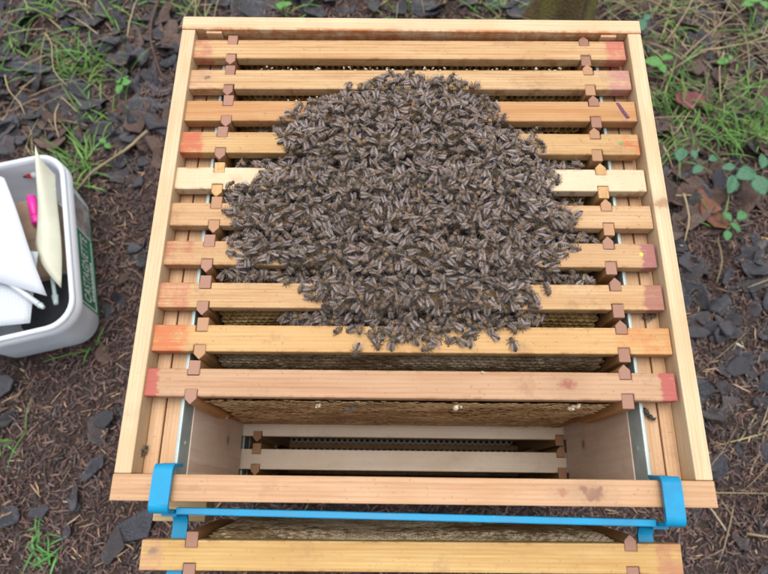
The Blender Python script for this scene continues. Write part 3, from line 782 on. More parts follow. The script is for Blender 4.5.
rings = [(rrect(HX - .022, HY - .016, .032), .002), (ob(0.03), .008), (ob(.35), TH * .35), (ob(.7), TH * .7), (ob(.93), TH * .93),
         (rrect(HX - .0005, HY - .0005, .043), TH * .935), (rrect(HX, HY, .043), TH - .004), (rrect(HX - .001, HY - .001, .042), TH - .0005), (rrect(HX - .0045, HY - .0045, .040), TH), (rrect(HX - .0072, HY - .0072, .038), TH - .0015),
         (ob(.93, .0012), TH * .92), (ob(.5, .0012), TH * .5), (ob(.05, .0012), .008), (rrect(HX - .029, HY - .024, .028), .0055)]
V_, F_ = loft(rings, (True, True)); link('tub_body', mesh_np('tub_body', V_, F_, smooth=True), M_tub, tub)
# inner groove of the rim
V_, F_ = loft([(rrect(HX + .0008, HY + .0008, .044), TH * .80), (rrect(HX + .0002, HY + .0002, .044), TH * .935 + .0005), (rrect(HX - .006, HY - .006, .040), TH * .936), (rrect(HX - .0068, HY - .0068, .040), TH * .80)], (False, False))
link('tub_rim', mesh_np('tub_rim', V_, F_, smooth=True), M_tub, tub)
# label on the sloping right side
SL = math.atan2(.015, TH)
lab = bpy.data.objects.new('side_label', None)
def on_side(u, w, d=.0006):
    """u along the side, w up the slope (metres), d off the wall"""
    t = w / TH
    return (HX - .007 - .011 * (1 - t) + d, u, w)
def side_quad(name, u0, u1, w0, w1, d, mat, parent, skew=0.0):
    V = []; F = []; n = 8
    for i in range(n + 1):
        u = u0 + (u1 - u0) * i / n
        V += [on_side(u, w0, d), on_side(u, w1, d)]
    m = len(V); V += [(x - .0004, y, z) for x, y, z in V]
    for i in range(n):
        F.append((2 * i, 2 * i + 2, 2 * i + 3, 2 * i + 1)); F.append((m + 2 * i, m + 2 * i + 1, m + 2 * i + 3, m + 2 * i + 2))
        F.append((2 * i, m + 2 * i, m + 2 * i + 2, 2 * i + 2)); F.append((2 * i + 1, 2 * i + 3, m + 2 * i + 3, m + 2 * i + 1))
    F.append((0, 1, m + 1, m)); F.append((2 * n, m + 2 * n, m + 2 * n + 1, 2 * n + 1))
    return link(name, mesh_np(name, V, F), mat, parent)
M_green = plain('label_green', (.04, .27, .15), .35, 0, .5, .15, 50)
M_white = plain('label_white', (.80, .85, .83), .4, 0, .5, .05, 50)
M_photo = plain('label_picture', (.38, .35, .33), .4, 0, .5, .45, 45)
LB = side_quad('side_label', -.099, .101, .008, .108, .0006, M_green, tub)
side_quad('picture_panel', .040, .099, .016, .104, .0010, M_photo, LB)
for a in ((-.094, .034, .1005, .1028), (-.094, .034, .0175, .0198), (-.0965, -.0942, .0175, .1028), (.0362, .0392, .0175, .1028)): side_quad('white_line', *a, .0011, M_white, LB)
def text_mesh(body, size):
    cu = bpy.data.curves.new('lettering', 'FONT'); cu.body = body; cu.size = size; cu.extrude = .0002; cu.align_x = 'LEFT'; cu.space_character = 1.05
    o = bpy.data.objects.new('lettering', cu); COL.objects.link(o)
    dg = bpy.context.evaluated_depsgraph_get(); me = bpy.data.meshes.new_from_object(o.evaluated_get(dg))
    bpy.data.objects.remove(o); bpy.data.curves.remove(cu); return me
for body, size, u0, w0 in (('CASTAGNETTE', .0205, -.089, .0400),):
    me = text_mesh(body, size)
    co = np.zeros(len(me.vertices) * 3, np.float32); me.vertices.foreach_get('co', co); co = co.reshape(-1, 3)
    wdt = co[:, 0].max(); f = .118 / wdt
    new = np.array([on_side(u0 + c[0] * f, w0 + c[1] * 1.9, .0012 + c[2]) for c in co], np.float32)
    me.vertices.foreach_set('co', new.ravel()); me.update(); me.name = 'lettering'
    link('lettering', me, M_white, LB)
bm = bmesh.new(); u = -.080; g = random.Random(5)      # a line of print too small to read
while u < -.012:
    w = g.uniform(.003, .007); p = on_side(u, .027, .0013)
    add_box(bm, p[0] - .0004, p[0] + .0003, u, u + w, .0262, .0290); u += w + .0016
link('small_print', bm_mesh('small_print', bm), M_white, LB)

def sheet(name, corners, mat, label, cat, nx=10, ny=10, bend=None, thick=.0006, group=None):
    """thin sheet through four 3-D corners (a b c d in order) with a bend function"""
    a, b, c, d = [np.array(q) for q in corners]; V = []; F = []
    nrm = np.cross(b - a, d - a); nrm /= np.linalg.norm(nrm)
    for side in (0, 1):
        for j in range(ny + 1):
            for i in range(nx + 1):
                s, t = i / nx, j / ny
                p = a * (1 - s) * (1 - t) + b * s * (1 - t) + c * s * t + d * (1 - s) * t
                if bend: p = p + nrm * bend(s, t)
                V.append(p - nrm * thick * side)
    m = (nx + 1) * (ny + 1)
    for j in range(ny):
        for i in range(nx):
            q = (j * (nx + 1) + i, j * (nx + 1) + i + 1, (j + 1) * (nx + 1) + i + 1, (j + 1) * (nx + 1) + i)
            F.append(q); F.append(tuple(m + z for z in q)[::-1])
    edge = [i for i in range(nx + 1)] + [j * (nx + 1) + nx for j in range(1, ny + 1)] + [ny * (nx + 1) + i for i in range(nx - 1, -1, -1)] + [j * (nx + 1) for j in range(ny - 1, 0, -1)]
    for i in range(len(edge)):
        e, f = edge[i], edge[(i + 1) % len(edge)]; F.append((f, e, m + e, m + f))
    return tag(link(name, mesh_np(name, V, F, smooth=True), mat), label, cat, group)
ZR = ZG + TH
k = NT('grid_paper'); v = k.objco(False); sx = k.n('ShaderNodeSeparateXYZ'); k.l(v, sx.inputs[0])
ln = None
for ax, an in ((0, .35), (1, -.35)):
    q = k.math('ADD', k.math('MULTIPLY', sx.outputs[0], math.cos(TYAW + ax * math.pi / 2)), k.math('MULTIPLY', sx.outputs[1], math.sin(TYAW + ax * math.pi / 2)))
    fr = k.math('FRACT', k.math('MULTIPLY', q, 1 / .005)); g1 = k.math('LESS_THAN', fr, .12); ln = g1 if ln is None else k.math('MAXIMUM', ln, g1)
k.l(k.mix(k.math('MULTIPLY', ln, .5), (.52, .56, .60), (.34, .38, .46)), k.p.inputs['Base Color']); k.p.inputs['Roughness'].default_value = .6
M_grid = k.m
M_paper = plain('white_paper', (.52, .56, .61), .5, 0, .5, .03, 20)
P3 = lambda px, py, z: (*at(px, py, z), z)
sheet('grid_paper', (P3(-60, 334, ZR + .001), P3(30, 323, ZR - .003), P3(38, 252, ZR + .004), P3(-60, 240, ZR + .006)), M_grid, 'squared white paper sheet at the front of the tub', 'paper', bend=lambda s, t: .004 * math.sin(s * 3.1))
sheet('plastic_wallet', (P3(-50, 270, ZR + .014), P3(47, 296, ZR + .012), P3(4, 178, ZR + .020), P3(-50, 150, ZR + .016)), M_paper, 'plain white sheet leaning across the left of the tub', 'paper', bend=lambda s, t: .007 * math.sin(s * 3.1) * (1 - t) + .003 * math.sin(t * 6))
for o in COL.objects:
    if o.name == 'plastic_wallet': o.name = 'paper_sheet'
M_card = plain('cream_card', (.58, .58, .46), .55, 0, .4, .05, 25)
sheet('cream_card', (P3(35, 246, ZR - .012), P3(61, 288, ZR - .018), P3(57, 176, ZR - .010), P3(37, 146, ZR + .022)), M_card, 'cream folded card standing along the right wall of the tub', 'card', bend=lambda s, t: .010 * math.sin(s * 3.14) - .004 * math.sin(t * 5))
M_kraft = plain('kraft_card', (.36, .25, .17), .75, 0, .3, .12, 40)
def loc_box(name, lx0, lx1, ly0, ly1, z0, z1, mat, label, cat, c=.002):
    o = box_obj(name, mat, None, lx0, lx1, ly0, ly1, z0, z1, c); o.location = (*TL, ZG); o.rotation_euler = (0, 0, TYAW); return tag(o, label, cat)
bm = bmesh.new(); add_box(bm, -.070, .050, -.040, .105, .006, .078, .002); add_box(bm, -.0705, .0505, .030, .034, .0778, .0790)
o = link('cardboard_box', bm_mesh('cardboard_box', bm), M_kraft); o.location = (*TL, ZG); o.rotation_euler = (0, 0, TYAW); tag(o, 'brown cardboard box lying inside the tub behind the white sheet', 'box')
# pink pen, striped tube, clear pen, dark pouch
def rod(name, p, q, r, mats, label, cat, segs):
    """pen-like thing: segs = list of (t0, t1, radius factor, material, part name)"""
    p = Vector(p); q = Vector(q); e = empty(name, p, 0, label, cat)
    for (t0, t1, f0, f1, mat, pn) in segs:
        me = tube_mesh(pn, [(q - p) * t0, (q - p) * (t0 + .02), (q - p) * (t1 - .02), (q - p) * t1], [r * f0 * .85, r * f0, r * f1, r * f1 * .85], 12); link(pn, me, mat, e)
    return e
M_pink = plain('pink_plastic', (.80, .03, .36), .4); M_red = plain('red_plastic', (.62, .05, .04), .4); M_navy = plain('navy_plastic', (.05, .09, .30), .4)
M_clear = plain('clear_plastic', (.50, .56, .60), .2, 0, .6); M_dark = plain('dark_fabric', (.025, .027, .03), .7)
zz = ZG + .087
rod('pink_marker', P3(31, 197, zz), P3(37, 224, zz), .0075, None, 'bright pink marker pen lying in the tub beside the cream card', 'pen', [(0, .72, 1, 1, M_pink, 'barrel'), (.73, 1, 1.08, 1.0, M_pink, 'cap')])
rod('striped_lighter', P3(24, 173, zz + .004), P3(38, 173, zz + .004), .009, None, 'small red, white and navy lighter at the back of the tub', 'lighter', [(0, .22, 1, 1, M_navy, 'lighter_cap'), (.23, .62, 1, 1, M_red, 'lighter_body'), (.63, 1, 1, 1, M_white, 'lighter_base')])
rod('clear_pen', P3(8, 282, ZR + .016), P3(44, 308, ZR + .007), .0042, None, 'clear plastic ballpoint pen lying on the white sheets', 'pen', [(0, .86, .9, 1, M_clear, 'barrel'), (.87, 1, 1.15, .7, M_metal, 'tip')])
bm = bmesh.new(); add_prism(bm, rrect(.042, .044, .015, 4), .010, .062, .004); o = link('dark_pouch', bm_mesh('dark_pouch', bm), M_dark); c0 = Vector((.024, -.076, 0)); o.location = Matrix.Translation((*TL, ZG)) @ Matrix.Rotation(TYAW, 4, 'Z') @ c0; o.rotation_euler = (0, 0, TYAW); tag(o, 'dark pouch in the front right corner of the tub', 'pouch')
rod('hive_tool', P3(50, 262, ZR - .045), P3(56, 304, ZR - .020), .003, None, 'thin steel hive tool propped in the front right corner of the tub', 'hive tool', [(0, .8, 1, 1, M_metal, 'shaft'), (.8, 1, 1.6, 1.2, M_metal, 'blade')])

# ------------------------------------------------------------------ ground cover: fibres, leaves, grass, plants
def in_hive(x, y, m=0.0):
    """under the hive or under the tub"""
    u = (x - TL[0]) * math.cos(TYAW) + (y - TL[1]) * math.sin(TYAW); w = -(x - TL[0]) * math.sin(TYAW) + (y - TL[1]) * math.cos(TYAW)
    return ((abs(x) < .232 + m) & (y > -.002 - m) & (y < .462 + m)) | ((abs(u) < HX - .020) & (abs(w) < HY - .016))
def fibres(name, n, lens, wid, cols, g, region, lift, label, dens=None, mat=None):
    P = np.stack([g.uniform(region[0], region[1], n), g.uniform(region[2], region[3], n)], 1)
    P = P[~in_hive(P[:, 0], P[:, 1])]
    if dens is not None: P = P[g.random(len(P)) < dens(P)]
    n = len(P); a = g.uniform(0, 2 * np.pi, n); L = g.uniform(lens[0], lens[1], n) * g.uniform(.5, 1, n); w = g.uniform(wid[0], wid[1], n)
    bend = g.normal(0, .17, n); tilt = g.normal(0, .24, n); z0 = gz(P[:, 0], P[:, 1]) + g.uniform(0, lift, n)
    c, s = np.cos(a), np.sin(a); V = np.zeros((n, 9, 3))
    for j, t in enumerate((-.5, 0, .5)):
        along = L * t; side = bend * L * (t * t * 4 - .5) * .3
        cx = P[:, 0] + along * c - side * s; cy = P[:, 1] + along * s + side * c; cz = z0 + along * np.sin(tilt)
        ww = w * (1 if j == 1 else .55)
        V[:, j * 3, 0] = cx - s * ww; V[:, j * 3, 1] = cy + c * ww; V[:, j * 3, 2] = cz
        V[:, j * 3 + 1, 0] = cx + s * ww; V[:, j * 3 + 1, 1] = cy - c * ww; V[:, j * 3 + 1, 2] = cz
        V[:, j * 3 + 2, 0] = cx; V[:, j * 3 + 2, 1] = cy; V[:, j * 3 + 2, 2] = cz + ww * 1.1
    f = []
    for j in (0, 3):
        for (p, q) in ((0, 2), (2, 1)): f += [(j + p, j + q, j + 3 + q, j + 3 + p)]
    F = (np.array(f)[None] + (np.arange(n) * 9)[:, None, None]).reshape(-1, 4)
    ci = g.integers(len(cols), size=n); C = np.repeat(np.array(cols)[ci] * g.uniform(.8, 1.9, n)[:, None], 9, 0)
    return tag(link(name, mesh_np(name, V.reshape(-1, 3), F, C), mat or M_fib), label, None, None, 'stuff')
M_fib = tinted('mulch_fibre', .60, .4, .3, 250)
BR = [(.105, .057, .047), (.078, .044, .037), (.135, .076, .060), (.046, .032, .030), (.080, .050, .048), (.14, .095, .078), (.034, .027, .028), (.105, .078, .070)]
fibres('bark_mulch', 100000, (.004, .026), (.0004, .0015), BR, rng, (-.95, .95, -.30, 1.25), .009, 'brown shredded bark mulch covering the ground')
fibres('pale_fibres', 5200, (.008, .034), (.0004, .0012), [(.26, .17, .10), (.32, .23, .14), (.20, .12, .08)], rng, (-.95, .95, -.30, 1.25), .012, 'pale straw coloured shreds among the mulch')

def crumbs(name, n, size, cols, g, region, label):
    P = np.stack([g.uniform(region[0], region[1], n), g.uniform(region[2], region[3], n)], 1); P = P[~in_hive(P[:, 0], P[:, 1])]; n = len(P)
    sz = g.uniform(size[0], size[1], n) * g.uniform(.5, 1, n); base = np.array([(1, 0, 0), (-1, 0, 0), (0, 1, 0), (0, -1, 0), (0, 0, .6), (0, 0, -.6)], float)
    a = g.uniform(0, 6.28, n); c, s_ = np.cos(a), np.sin(a); V = base[None] * g.uniform(.5, 1.15, (n, 6, 3)) * sz[:, None, None] * np.array([1.3, .75, .8])
    X = V[..., 0] * c[:, None] - V[..., 1] * s_[:, None]; Y = V[..., 0] * s_[:, None] + V[..., 1] * c[:, None]
    V = np.stack([X + P[:, :1], Y + P[:, 1:], V[..., 2] + (gz(P[:, 0], P[:, 1]) + g.uniform(.001, .009, n))[:, None]], -1)
    f = np.array([(0, 2, 4), (2, 1, 4), (1, 3, 4), (3, 0, 4), (2, 0, 5), (1, 2, 5), (3, 1, 5), (0, 3, 5)]); F = (f[None] + (np.arange(n) * 6)[:, None, None]).reshape(-1, 3)
    C = np.repeat(np.array(cols)[g.integers(len(cols), size=n)] * g.uniform(.6, 1.5, n)[:, None], 6, 0)
    return tag(link(name, mesh_np(name, V.reshape(-1, 3), F, C), M_fib), label, None, None, 'stuff')
crumbs('bark_crumbs', 42000, (.0015, .0055), BR + [(.05, .045, .048), (.03, .026, .028)], rng, (-.95, .95, -.30, 1.25), 'brown and dark crumbs of bark mixed through the mulch')
# fallen leaves and bark flakes: each one lifts away
def leaf_mesh(g, jag=.12, ovate=True):
    nu, nv = 7, 4; V = []; F = []
    cu = g.uniform(-1.3, 1.3); cv = g.uniform(-.8, 1.3); tw = g.uniform(-.9, .9); ph = g.uniform(0, 6)
    th = .012
    for side in (0, 1):
        for i in range(nu + 1):
            u = i / nu
            w = (math.sin(math.pi * min(1, u * .92 + .06)) ** (.75 if ovate else .35)) * (.36 if ovate else .30) * (1 + jag * math.sin(9 * u + ph))
            for j in range(nv + 1):
                v = (j / nv - .5) * 2
                x = u - .5; y = w * v * (1 + jag * math.sin(13 * u + 2 * ph + (v > 0) * 2))
                z = cu * (x * x - .1) * .55 + cv * (y * y) * 1.1 + tw * x * y + .02 * math.sin(11 * x + 7 * y + ph) - th * side
                V.append((x, y, z))
    m = (nu + 1) * (nv + 1); w_ = nv + 1
    for i in range(nu):
        for j in range(nv):
            q = (i * w_ + j, (i + 1) * w_ + j, (i + 1) * w_ + j + 1, i * w_ + j + 1); F.append(q); F.append(tuple(z + m for z in q)[::-1])
    for i in range(nu):
        F.append((i * w_, m + i * w_, m + (i + 1) * w_, (i + 1) * w_)); F.append((i * w_ + nv, (i + 1) * w_ + nv, m + (i + 1) * w_ + nv, m + i * w_ + nv))
    return mesh_np('dead_leaf', V, F, smooth=True)
def flake_mesh(g):
    """angular slab of bark or slate"""
    n = g.randint(5, 7); ang = sorted(g.uniform(0, 6.28) for _ in range(n))
    ang = [2 * math.pi * (i + g.uniform(-.3, .3)) / n for i in range(n)]
    pts = [(math.cos(a) * g.uniform(.36, .56), math.sin(a) * g.uniform(.22, .40)) for a in ang]
    bm = bmesh.new(); add_prism(bm, pts, 0, g.uniform(.06, .12), .015)
    for v in bm.verts: v.co.z += .10 * math.sin(v.co.x * 3) * v.co.y + g.uniform(-.01, .01)
    return bm_mesh('bark_flake', bm)
g = random.Random(21)
def leaf_mat(name, cols, rough, sp=.5):
    k = NT(name); v = k.objco(True); oi = k.n('ShaderNodeObjectInfo'); cr = k.n('ShaderNodeValToRGB'); k.l(oi.outputs['Random'], cr.inputs[0])
    e = cr.color_ramp.elements
    while len(e) < len(cols): e.new(.5)
    for i, c in enumerate(cols): e[i].position = i / (len(cols) - 1); e[i].color = (*c, 1)
    n = k.noise(v, 5, 5, .7); n2 = k.noise(v, 22, 3, .6)
    c = k.mix(k.rng(n, .35, .7, 0, .55), cr.outputs[0], tuple(x * .5 for x in cols[0]))
    c = k.mix(k.rng(n2, .6, .75, 0, .35), c, (.16, .12, .09))
    k.l(c, k.p.inputs['Base Color']); k.p.inputs['Roughness'].default_value = rough; k.p.inputs['Specular IOR Level'].default_value = sp
    k.bump(k.math('ADD', n, n2), .5, .02); return k.m
M_wet = leaf_mat('wet_dark_leaf', [(.030, .032, .042), (.060, .058, .070), (.024, .021, .024), (.090, .070, .066)], .25, .9)
M_brown = leaf_mat('brown_leaf', [(.10, .060, .045), (.15, .095, .072), (.075, .045, .036), (.17, .12, .10)], .5)
M_slate = leaf_mat('grey_flake', [(.060, .060, .070), (.090, .088, .098), (.048, .046, .052)], .5)
LEAF = [leaf_mesh(g, g.uniform(.05, .2), g.random() < .6) for _ in range(9)]; FLK = [flake_mesh(g) for _ in range(8)]
for m in LEAF: m.materials.append(M_wet)
LEAFB = [m.copy() for m in LEAF]
for m in LEAFB: m.materials.clear(); m.materials.append(M_brown)
for m in FLK: m.materials.append(M_slate)
def put(name, me, x, y, size, yaw, label, cat, group, tilt=.3, lift=.010, squash=1):
    o = bpy.data.objects.new(name, me); COL.objects.link(o)
    o.location = (x, y, float(gz(x, y)) + lift); o.rotation_euler = (g.gauss(0, tilt), g.gauss(0, tilt), yaw); o.scale = (size, size * squash, size)
    return tag(o, label, cat, group)
KINDS = {'leaf': ('dead_leaf', LEAF, 'dark wet dead leaf lying loose on the mulch', 'leaf', 'dark fallen leaves'),
         'brown': ('dead_leaf', LEAFB, 'brown withered leaf lying loose on the mulch', 'leaf', 'brown fallen leaves'),
         'flake': ('bark_flake', FLK, 'angular grey bark flake lying loose on the mulch', 'bark', 'grey bark flakes')}
def scatter(kind, px0, px1, py0, py1, n, s0, s1):
    nm, ms, lb, ct, gp = KINDS[kind]; c = 0
    where = 'behind the back rail' if py1 < 20 else ('left of the hive' if px1 < 200 else 'right of the hive')
    where = ('at the back ' if py1 <= 150 and py1 > 20 else 'near the front ' if py0 >= 380 else '') + where
    lb += ' ' + where; gp += ' ' + where
    while c < n:
        x, y = at(g.uniform(px0, px1), g.uniform(py0, py1), ZG); c += 1
        if in_hive(x, y, .01): continue
        if kind != 'x' and (x - TL[0]) ** 2 * 1.6 + (y - TL[1]) ** 2 < .15 ** 2: continue
        put(nm, g.choice(ms), x, y, g.uniform(s0, s1), g.uniform(0, 6.28), lb, ct, gp, .32, g.uniform(.005, .013), g.uniform(.7, 1.1))
scatter('leaf', -10, 190, -10, 150, 150, .028, .075); scatter('leaf', 100, 150, 150, 330, 16, .03, .055); scatter('leaf', 665, 775, 230, 420, 46, .028, .060)
scatter('leaf', 190, 520, -10, 16, 24, .04, .09); scatter('leaf', 640, 775, 0, 230, 26, .04, .07); scatter('leaf', 0, 180, 380, 580, 9, .025, .05); scatter('leaf', 690, 770, 420, 575, 12, .02, .04)
scatter('flake', -10, 180, 20, 150, 10, .025, .05); scatter('flake', 90, 150, 160, 320, 6, .03, .05); scatter('flake', 690, 775, 270, 420, 6, .03, .055)
scatter('brown', 0, 180, 0, 150, 30, .03, .07); scatter('brown', 640, 775, 0, 240, 60, .035, .075); scatter('brown', 80, 160, 160, 480, 8, .02, .04)
def one(kind, px, py, size, yaw, label, sq=1.0, tilt=.12, mat=None, lift=.014):
    nm, ms, _, ct, _2 = KINDS[kind]; me = g.choice(ms)
    if mat: me = me.copy(); me.materials.clear(); me.materials.append(mat)
    x, y = at(px, py, ZG); return put(nm, me, x, y, size, yaw, label, ct, None, tilt, lift, sq)
M_redleaf = leaf_mat('red_leaf', [(.20, .055, .060), (.24, .07, .07)], .45); M_rust = leaf_mat('rust_leaf', [(.22, .09, .05), (.26, .11, .06)], .6)
one('leaf', 685, 106, .062, .1, 'dusky red fallen leaf in the grass right of the hive', 1.0, .1, M_redleaf, .022)
one('brown', 697, 200, .085, 1.9, 'long brown curled leaf right of the hive below the grass', .7, .15, M_rust, .02)
one('brown', 708, 222, .075, 2.1, 'rusty brown leaf leaning on another right of the hive', .7, .3, M_rust, .02)
one('flake', 107, 420, .040, .4, 'dark blue grey flake close to the left wall of the hive', .9, .1); one('flake', 43, 511, .032, .2, 'single grey flake by the grass sprigs at lower left', 1, .1)
one('flake', 8, 388, .050, .3, 'grey blue flake just in front of the white tub', 1.1, .1); one('leaf', 98, 468, .045, 1.1, 'narrow dark wet leaf near the front left corner of the hive', .6, .3)
one('flake', 140, 524, .075, .5, 'large black cracked slab of bark at the front left foot of the hive', .9, .1, M_wet); one('flake', 118, 545, .055, 1.2, 'black bark slab half under the hung frame', .9, .1, M_wet)
one('flake', 140, 128, .055, .6, 'large brown grey flake near the left back corner of the hive', 1.1, .12, M_brown)
one('leaf', 35, 74, .085, -.1, 'long shiny dark leaf left of the green tuft', .5, .15)

# ---- grass
M_grass = tinted('grass_blade', .5, .4, .2, 120)
def blades(name, spots, cols, label, g, lens=(.03, .09), wid=(.0010, .0022), lean=(.4, 1.3)):
    """spots: px, py, radius (m), number"""
    V = []; F = []; C = []
    for (px, py, rad, n) in spots:
        cx, cy = at(px, py, ZG)
        for _ in range(n):
            r = rad * math.sqrt(g.random()); th = g.uniform(0, 6.28); x = cx + r * math.cos(th); y = cy + r * math.sin(th)
            if in_hive(x, y, .004): continue
            a = g.uniform(0, 6.28); L = g.uniform(*lens); w = g.uniform(*wid); le = g.uniform(*lean); dr = g.uniform(.3, 1.5)
            z = float(gz(x, y)) + .002; b = len(V); col = np.array(g.choice(cols)) * g.uniform(.7, 1.3); N = 4; px_, pz = 0.0, 0.0; an = math.pi / 2 - le
            for i in range(N + 1):
                t = i / N; ww = w * (1 - t ** 2 * .9); d = (math.cos(a), math.sin(a))
                X, Y, Z = x + d[0] * px_, y + d[1] * px_, max(z + pz, float(gz(x, y)) + .004)
                V.append((X - d[1] * ww, Y + d[0] * ww, Z)); V.append((X, Y, Z + ww * .5)); V.append((X + d[1] * ww, Y - d[0] * ww, Z)); C += [col] * 3
                px_ += L / N * math.cos(an); pz += L / N * math.sin(an); an -= dr / N
            for i in range(N):
                for q in (0, 1): F.append((b + 3 * i + q, b + 3 * i + q + 1, b + 3 * i + 4 + q, b + 3 * i + 3 + q))
    return tag(link(name, mesh_np(name, np.array(V), np.array(F), np.array(C), True), M_grass), label, None, None, 'stuff')
GR = [(.080, .20, .028), (.11, .25, .035), (.060, .15, .025), (.14, .25, .05), (.09, .22, .045)]
DRY = [(.30, .24, .13), (.24, .18, .10), (.36, .29, .17), (.19, .14, .08), (.26, .23, .10)]
g2 = random.Random(4)
tufts = [(75, 68, .045, 35), (92, 74, .04, 35), (60, 48, .03, 9), (30, 66, .04, 15), (120, 78, .03, 10), (100, 116, .035, 16), (76, 172, .04, 40), (82, 160, .03, 15), (110, 20, .05, 12), (48, 6, .04, 15), (8, 30, .06, 15), (12, 60, .05, 15), (66, 14, .03, 10), (130, 8, .03, 9),
         (22, 440, .015, 3), (96, 345, .012, 4), (190, 8, .05, 20), (300, 6, .04, 12), (390, 6, .05, 20), (470, 5, .04, 10), (500, 6, .05, 17), (620, 8, .05, 11),
         (660, 60, .06, 37), (690, 120, .06, 60), (730, 130, .06, 75), (755, 110, .06, 50), (700, 90, .06, 27), (760, 140, .05, 30), (670, 150, .05, 30), (665, 105, .04, 20), (720, 40, .07, 20), (760, 20, .06, 23), (680, 20, .06, 20), (710, 232, .02, 4)]
blades('grass', tufts, GR, 'green grass growing in scattered tufts', g2)
blades('long_grass', [(48, 556, .018, 14), (32, 546, .012, 8), (42, 530, .014, 9), (5, 447, .015, 8)], [(.07, .22, .04), (.09, .26, .06)], 'bright green grass sprigs at lower left', g2, (.020, .044), (.0011, .0020))
dry = [(60, 60, .09, 21), (90, 40, .08, 17), (30, 110, .06, 12), (100, 120, .05, 7), (15, 130, .05, 6), (660, 20, .08, 37), (710, 20, .09, 54), (750, 50, .09, 50), (690, 70, .08, 42), (740, 110, .08, 33), (670, 120, .06, 21), (200, 6, .08, 21), (420, 5, .08, 26), (500, 5, .07, 21), (620, 6, .08, 29), (660, 180, .05, 5), (730, 320, .06, 4), (700, 500, .08, 9), (740, 440, .06, 7)]
blades('dry_straw', dry, DRY, 'dry yellow straw lying through the grass', g2, (.05, .16), (.0006, .0014), (1.0, 1.5))

# ---- stalks and twigs that can be picked out
M_twig = wood('twig_bark', (.13, .075, .06), (.07, .04, .033), 'X', 1.0, dirt=.3, rough=.7)
M_straw = plain('straw_stalk', (.36, .28, .16), .6, 0, .3, .2, 30); M_straw_d = plain('dull_stalk', (.24, .19, .11), .65, 0, .3, .25, 30)
def stalk(name, pxs, r, mat, label, cat, lift=.018):
    pts = []
    for i, q in enumerate(pxs):
        x, y = at(q[0], q[1], ZG); pts.append((x, y, float(gz(x, y)) + (q[2] if len(q) > 2 else lift)))
    n = len(pts); sm = []
    for i in range(n - 1):
        for t in (0, .33, .66):
            a, b, c, d = [np.array(pts[max(0, min(n - 1, k_))]) for k_ in (i - 1, i, i + 1, i + 2)]
            sm.append(.5 * ((2 * b) + (c - a) * t + (2 * a - 5 * b + 4 * c - d) * t * t + (3 * b - a - 3 * c + d) * t ** 3))
    sm.append(np.array(pts[-1])); o0 = Vector(sm[0]); N = len(sm)
    me = tube_mesh(name, [Vector(p) - o0 + Vector((0, 0, .0008 * math.sin(i * 2.1))) for i, p in enumerate(sm)], [r * (1 - .5 * i / N) for i in range(N)], 7)
    o = link(name, me, mat); o.location = o0; return tag(o, label, cat)
stalk('twig', [(163, 2), (155, 22), (154, 45), (160, 68), (168, 90)], .0030, M_twig, 'reddish curved twig beside the back left corner of the hive', 'twig')
stalk('twig', [(152, 138), (128, 156), (100, 176), (82, 196)], .0032, M_straw_d, 'pale brown twig slanting between the tub and the hive', 'twig', .022)
stalk('twig', [(18, 26), (10, 42), (2, 58)], .0045, M_twig, 'greenish dark twig in the top left corner', 'twig')
stalk('twig', [(42, 55), (55, 64), (66, 74)], .0026, M_twig, 'short dark twig left of the green tuft', 'twig', .02)
stalk('straw', [(52, 42), (58, 54), (60, 78), (72, 92)], .0014, M_straw, 'thin bent straw crossing the green tuft at upper left', 'straw', .025)
stalk('straw', [(11, 82), (16, 98), (26, 110), (30, 122)], .0015, M_straw, 'pale straw at the left edge above the tub', 'straw')
stalk('straw', [(66, 103), (61, 116), (61, 130), (64, 144)], .0015, M_straw, 'bent cream straw above the white tub', 'straw', .02)
stalk('straw', [(66, 103), (74, 110), (82, 118)], .0015, M_straw, 'short straw branching right above the tub', 'straw', .022)
stalk('straw', [(26, 0), (34, 16)], .0014, M_straw, 'pale straw at the top edge on the far left', 'straw', .02)
stalk('straw', [(690, 64), (720, 57), (745, 51), (768, 44)], .0017, M_straw, 'long pale straw lying across the grass to the right edge', 'straw', .030)
stalk('straw', [(672, 72), (700, 46), (735, 22), (768, 6)], .0018, M_straw_d, 'long slanting dry stalk right of the back corner', 'straw', .030)
stalk('straw', [(716, 62), (711, 80), (712, 112)], .0015, M_straw, 'upright pale straw behind the red leaf', 'straw', .03)
stalk('straw', [(632, 4), (648, 12), (664, 22)], .0022, M_straw_d, 'dry stalk at the top right beyond the hive corner', 'straw', .025)
stalk('straw', [(690, 0), (682, 18), (668, 40), (658, 54)], .0016, M_straw, 'straw leaning toward the hive back right corner', 'straw', .03)
stalk('straw', [(666, 128), (671, 160), (673, 186)], .0018, M_straw_d, 'thin straw hanging beside the right wall of the hive', 'straw', .02)
stalk('straw', [(677, 200), (683, 222), (679, 246)], .0018, M_straw, 'bent cream straw close to the right wall of the hive', 'straw', .02)
stalk('straw', [(710, 246), (716, 264), (712, 286)], .0018, M_straw_d, 'short curved straw below the four leaved plant', 'straw', .02)
stalk('straw', [(757, 241), (772, 244)], .0032, plain('orange_stick', (.42, .22, .07), .6), 'orange brown stick at the right edge', 'stick', .016)
stalk('straw', [(742, 533), (768, 537)], .0022, M_straw_d, 'yellowish stalk at the lower right edge', 'straw', .016)
stalk('straw', [(730, 346), (738, 349)], .0024, plain('pale_chip', (.48, .42, .34), .6), 'tiny pale straw piece on the dark leaves at right', 'straw', .020)

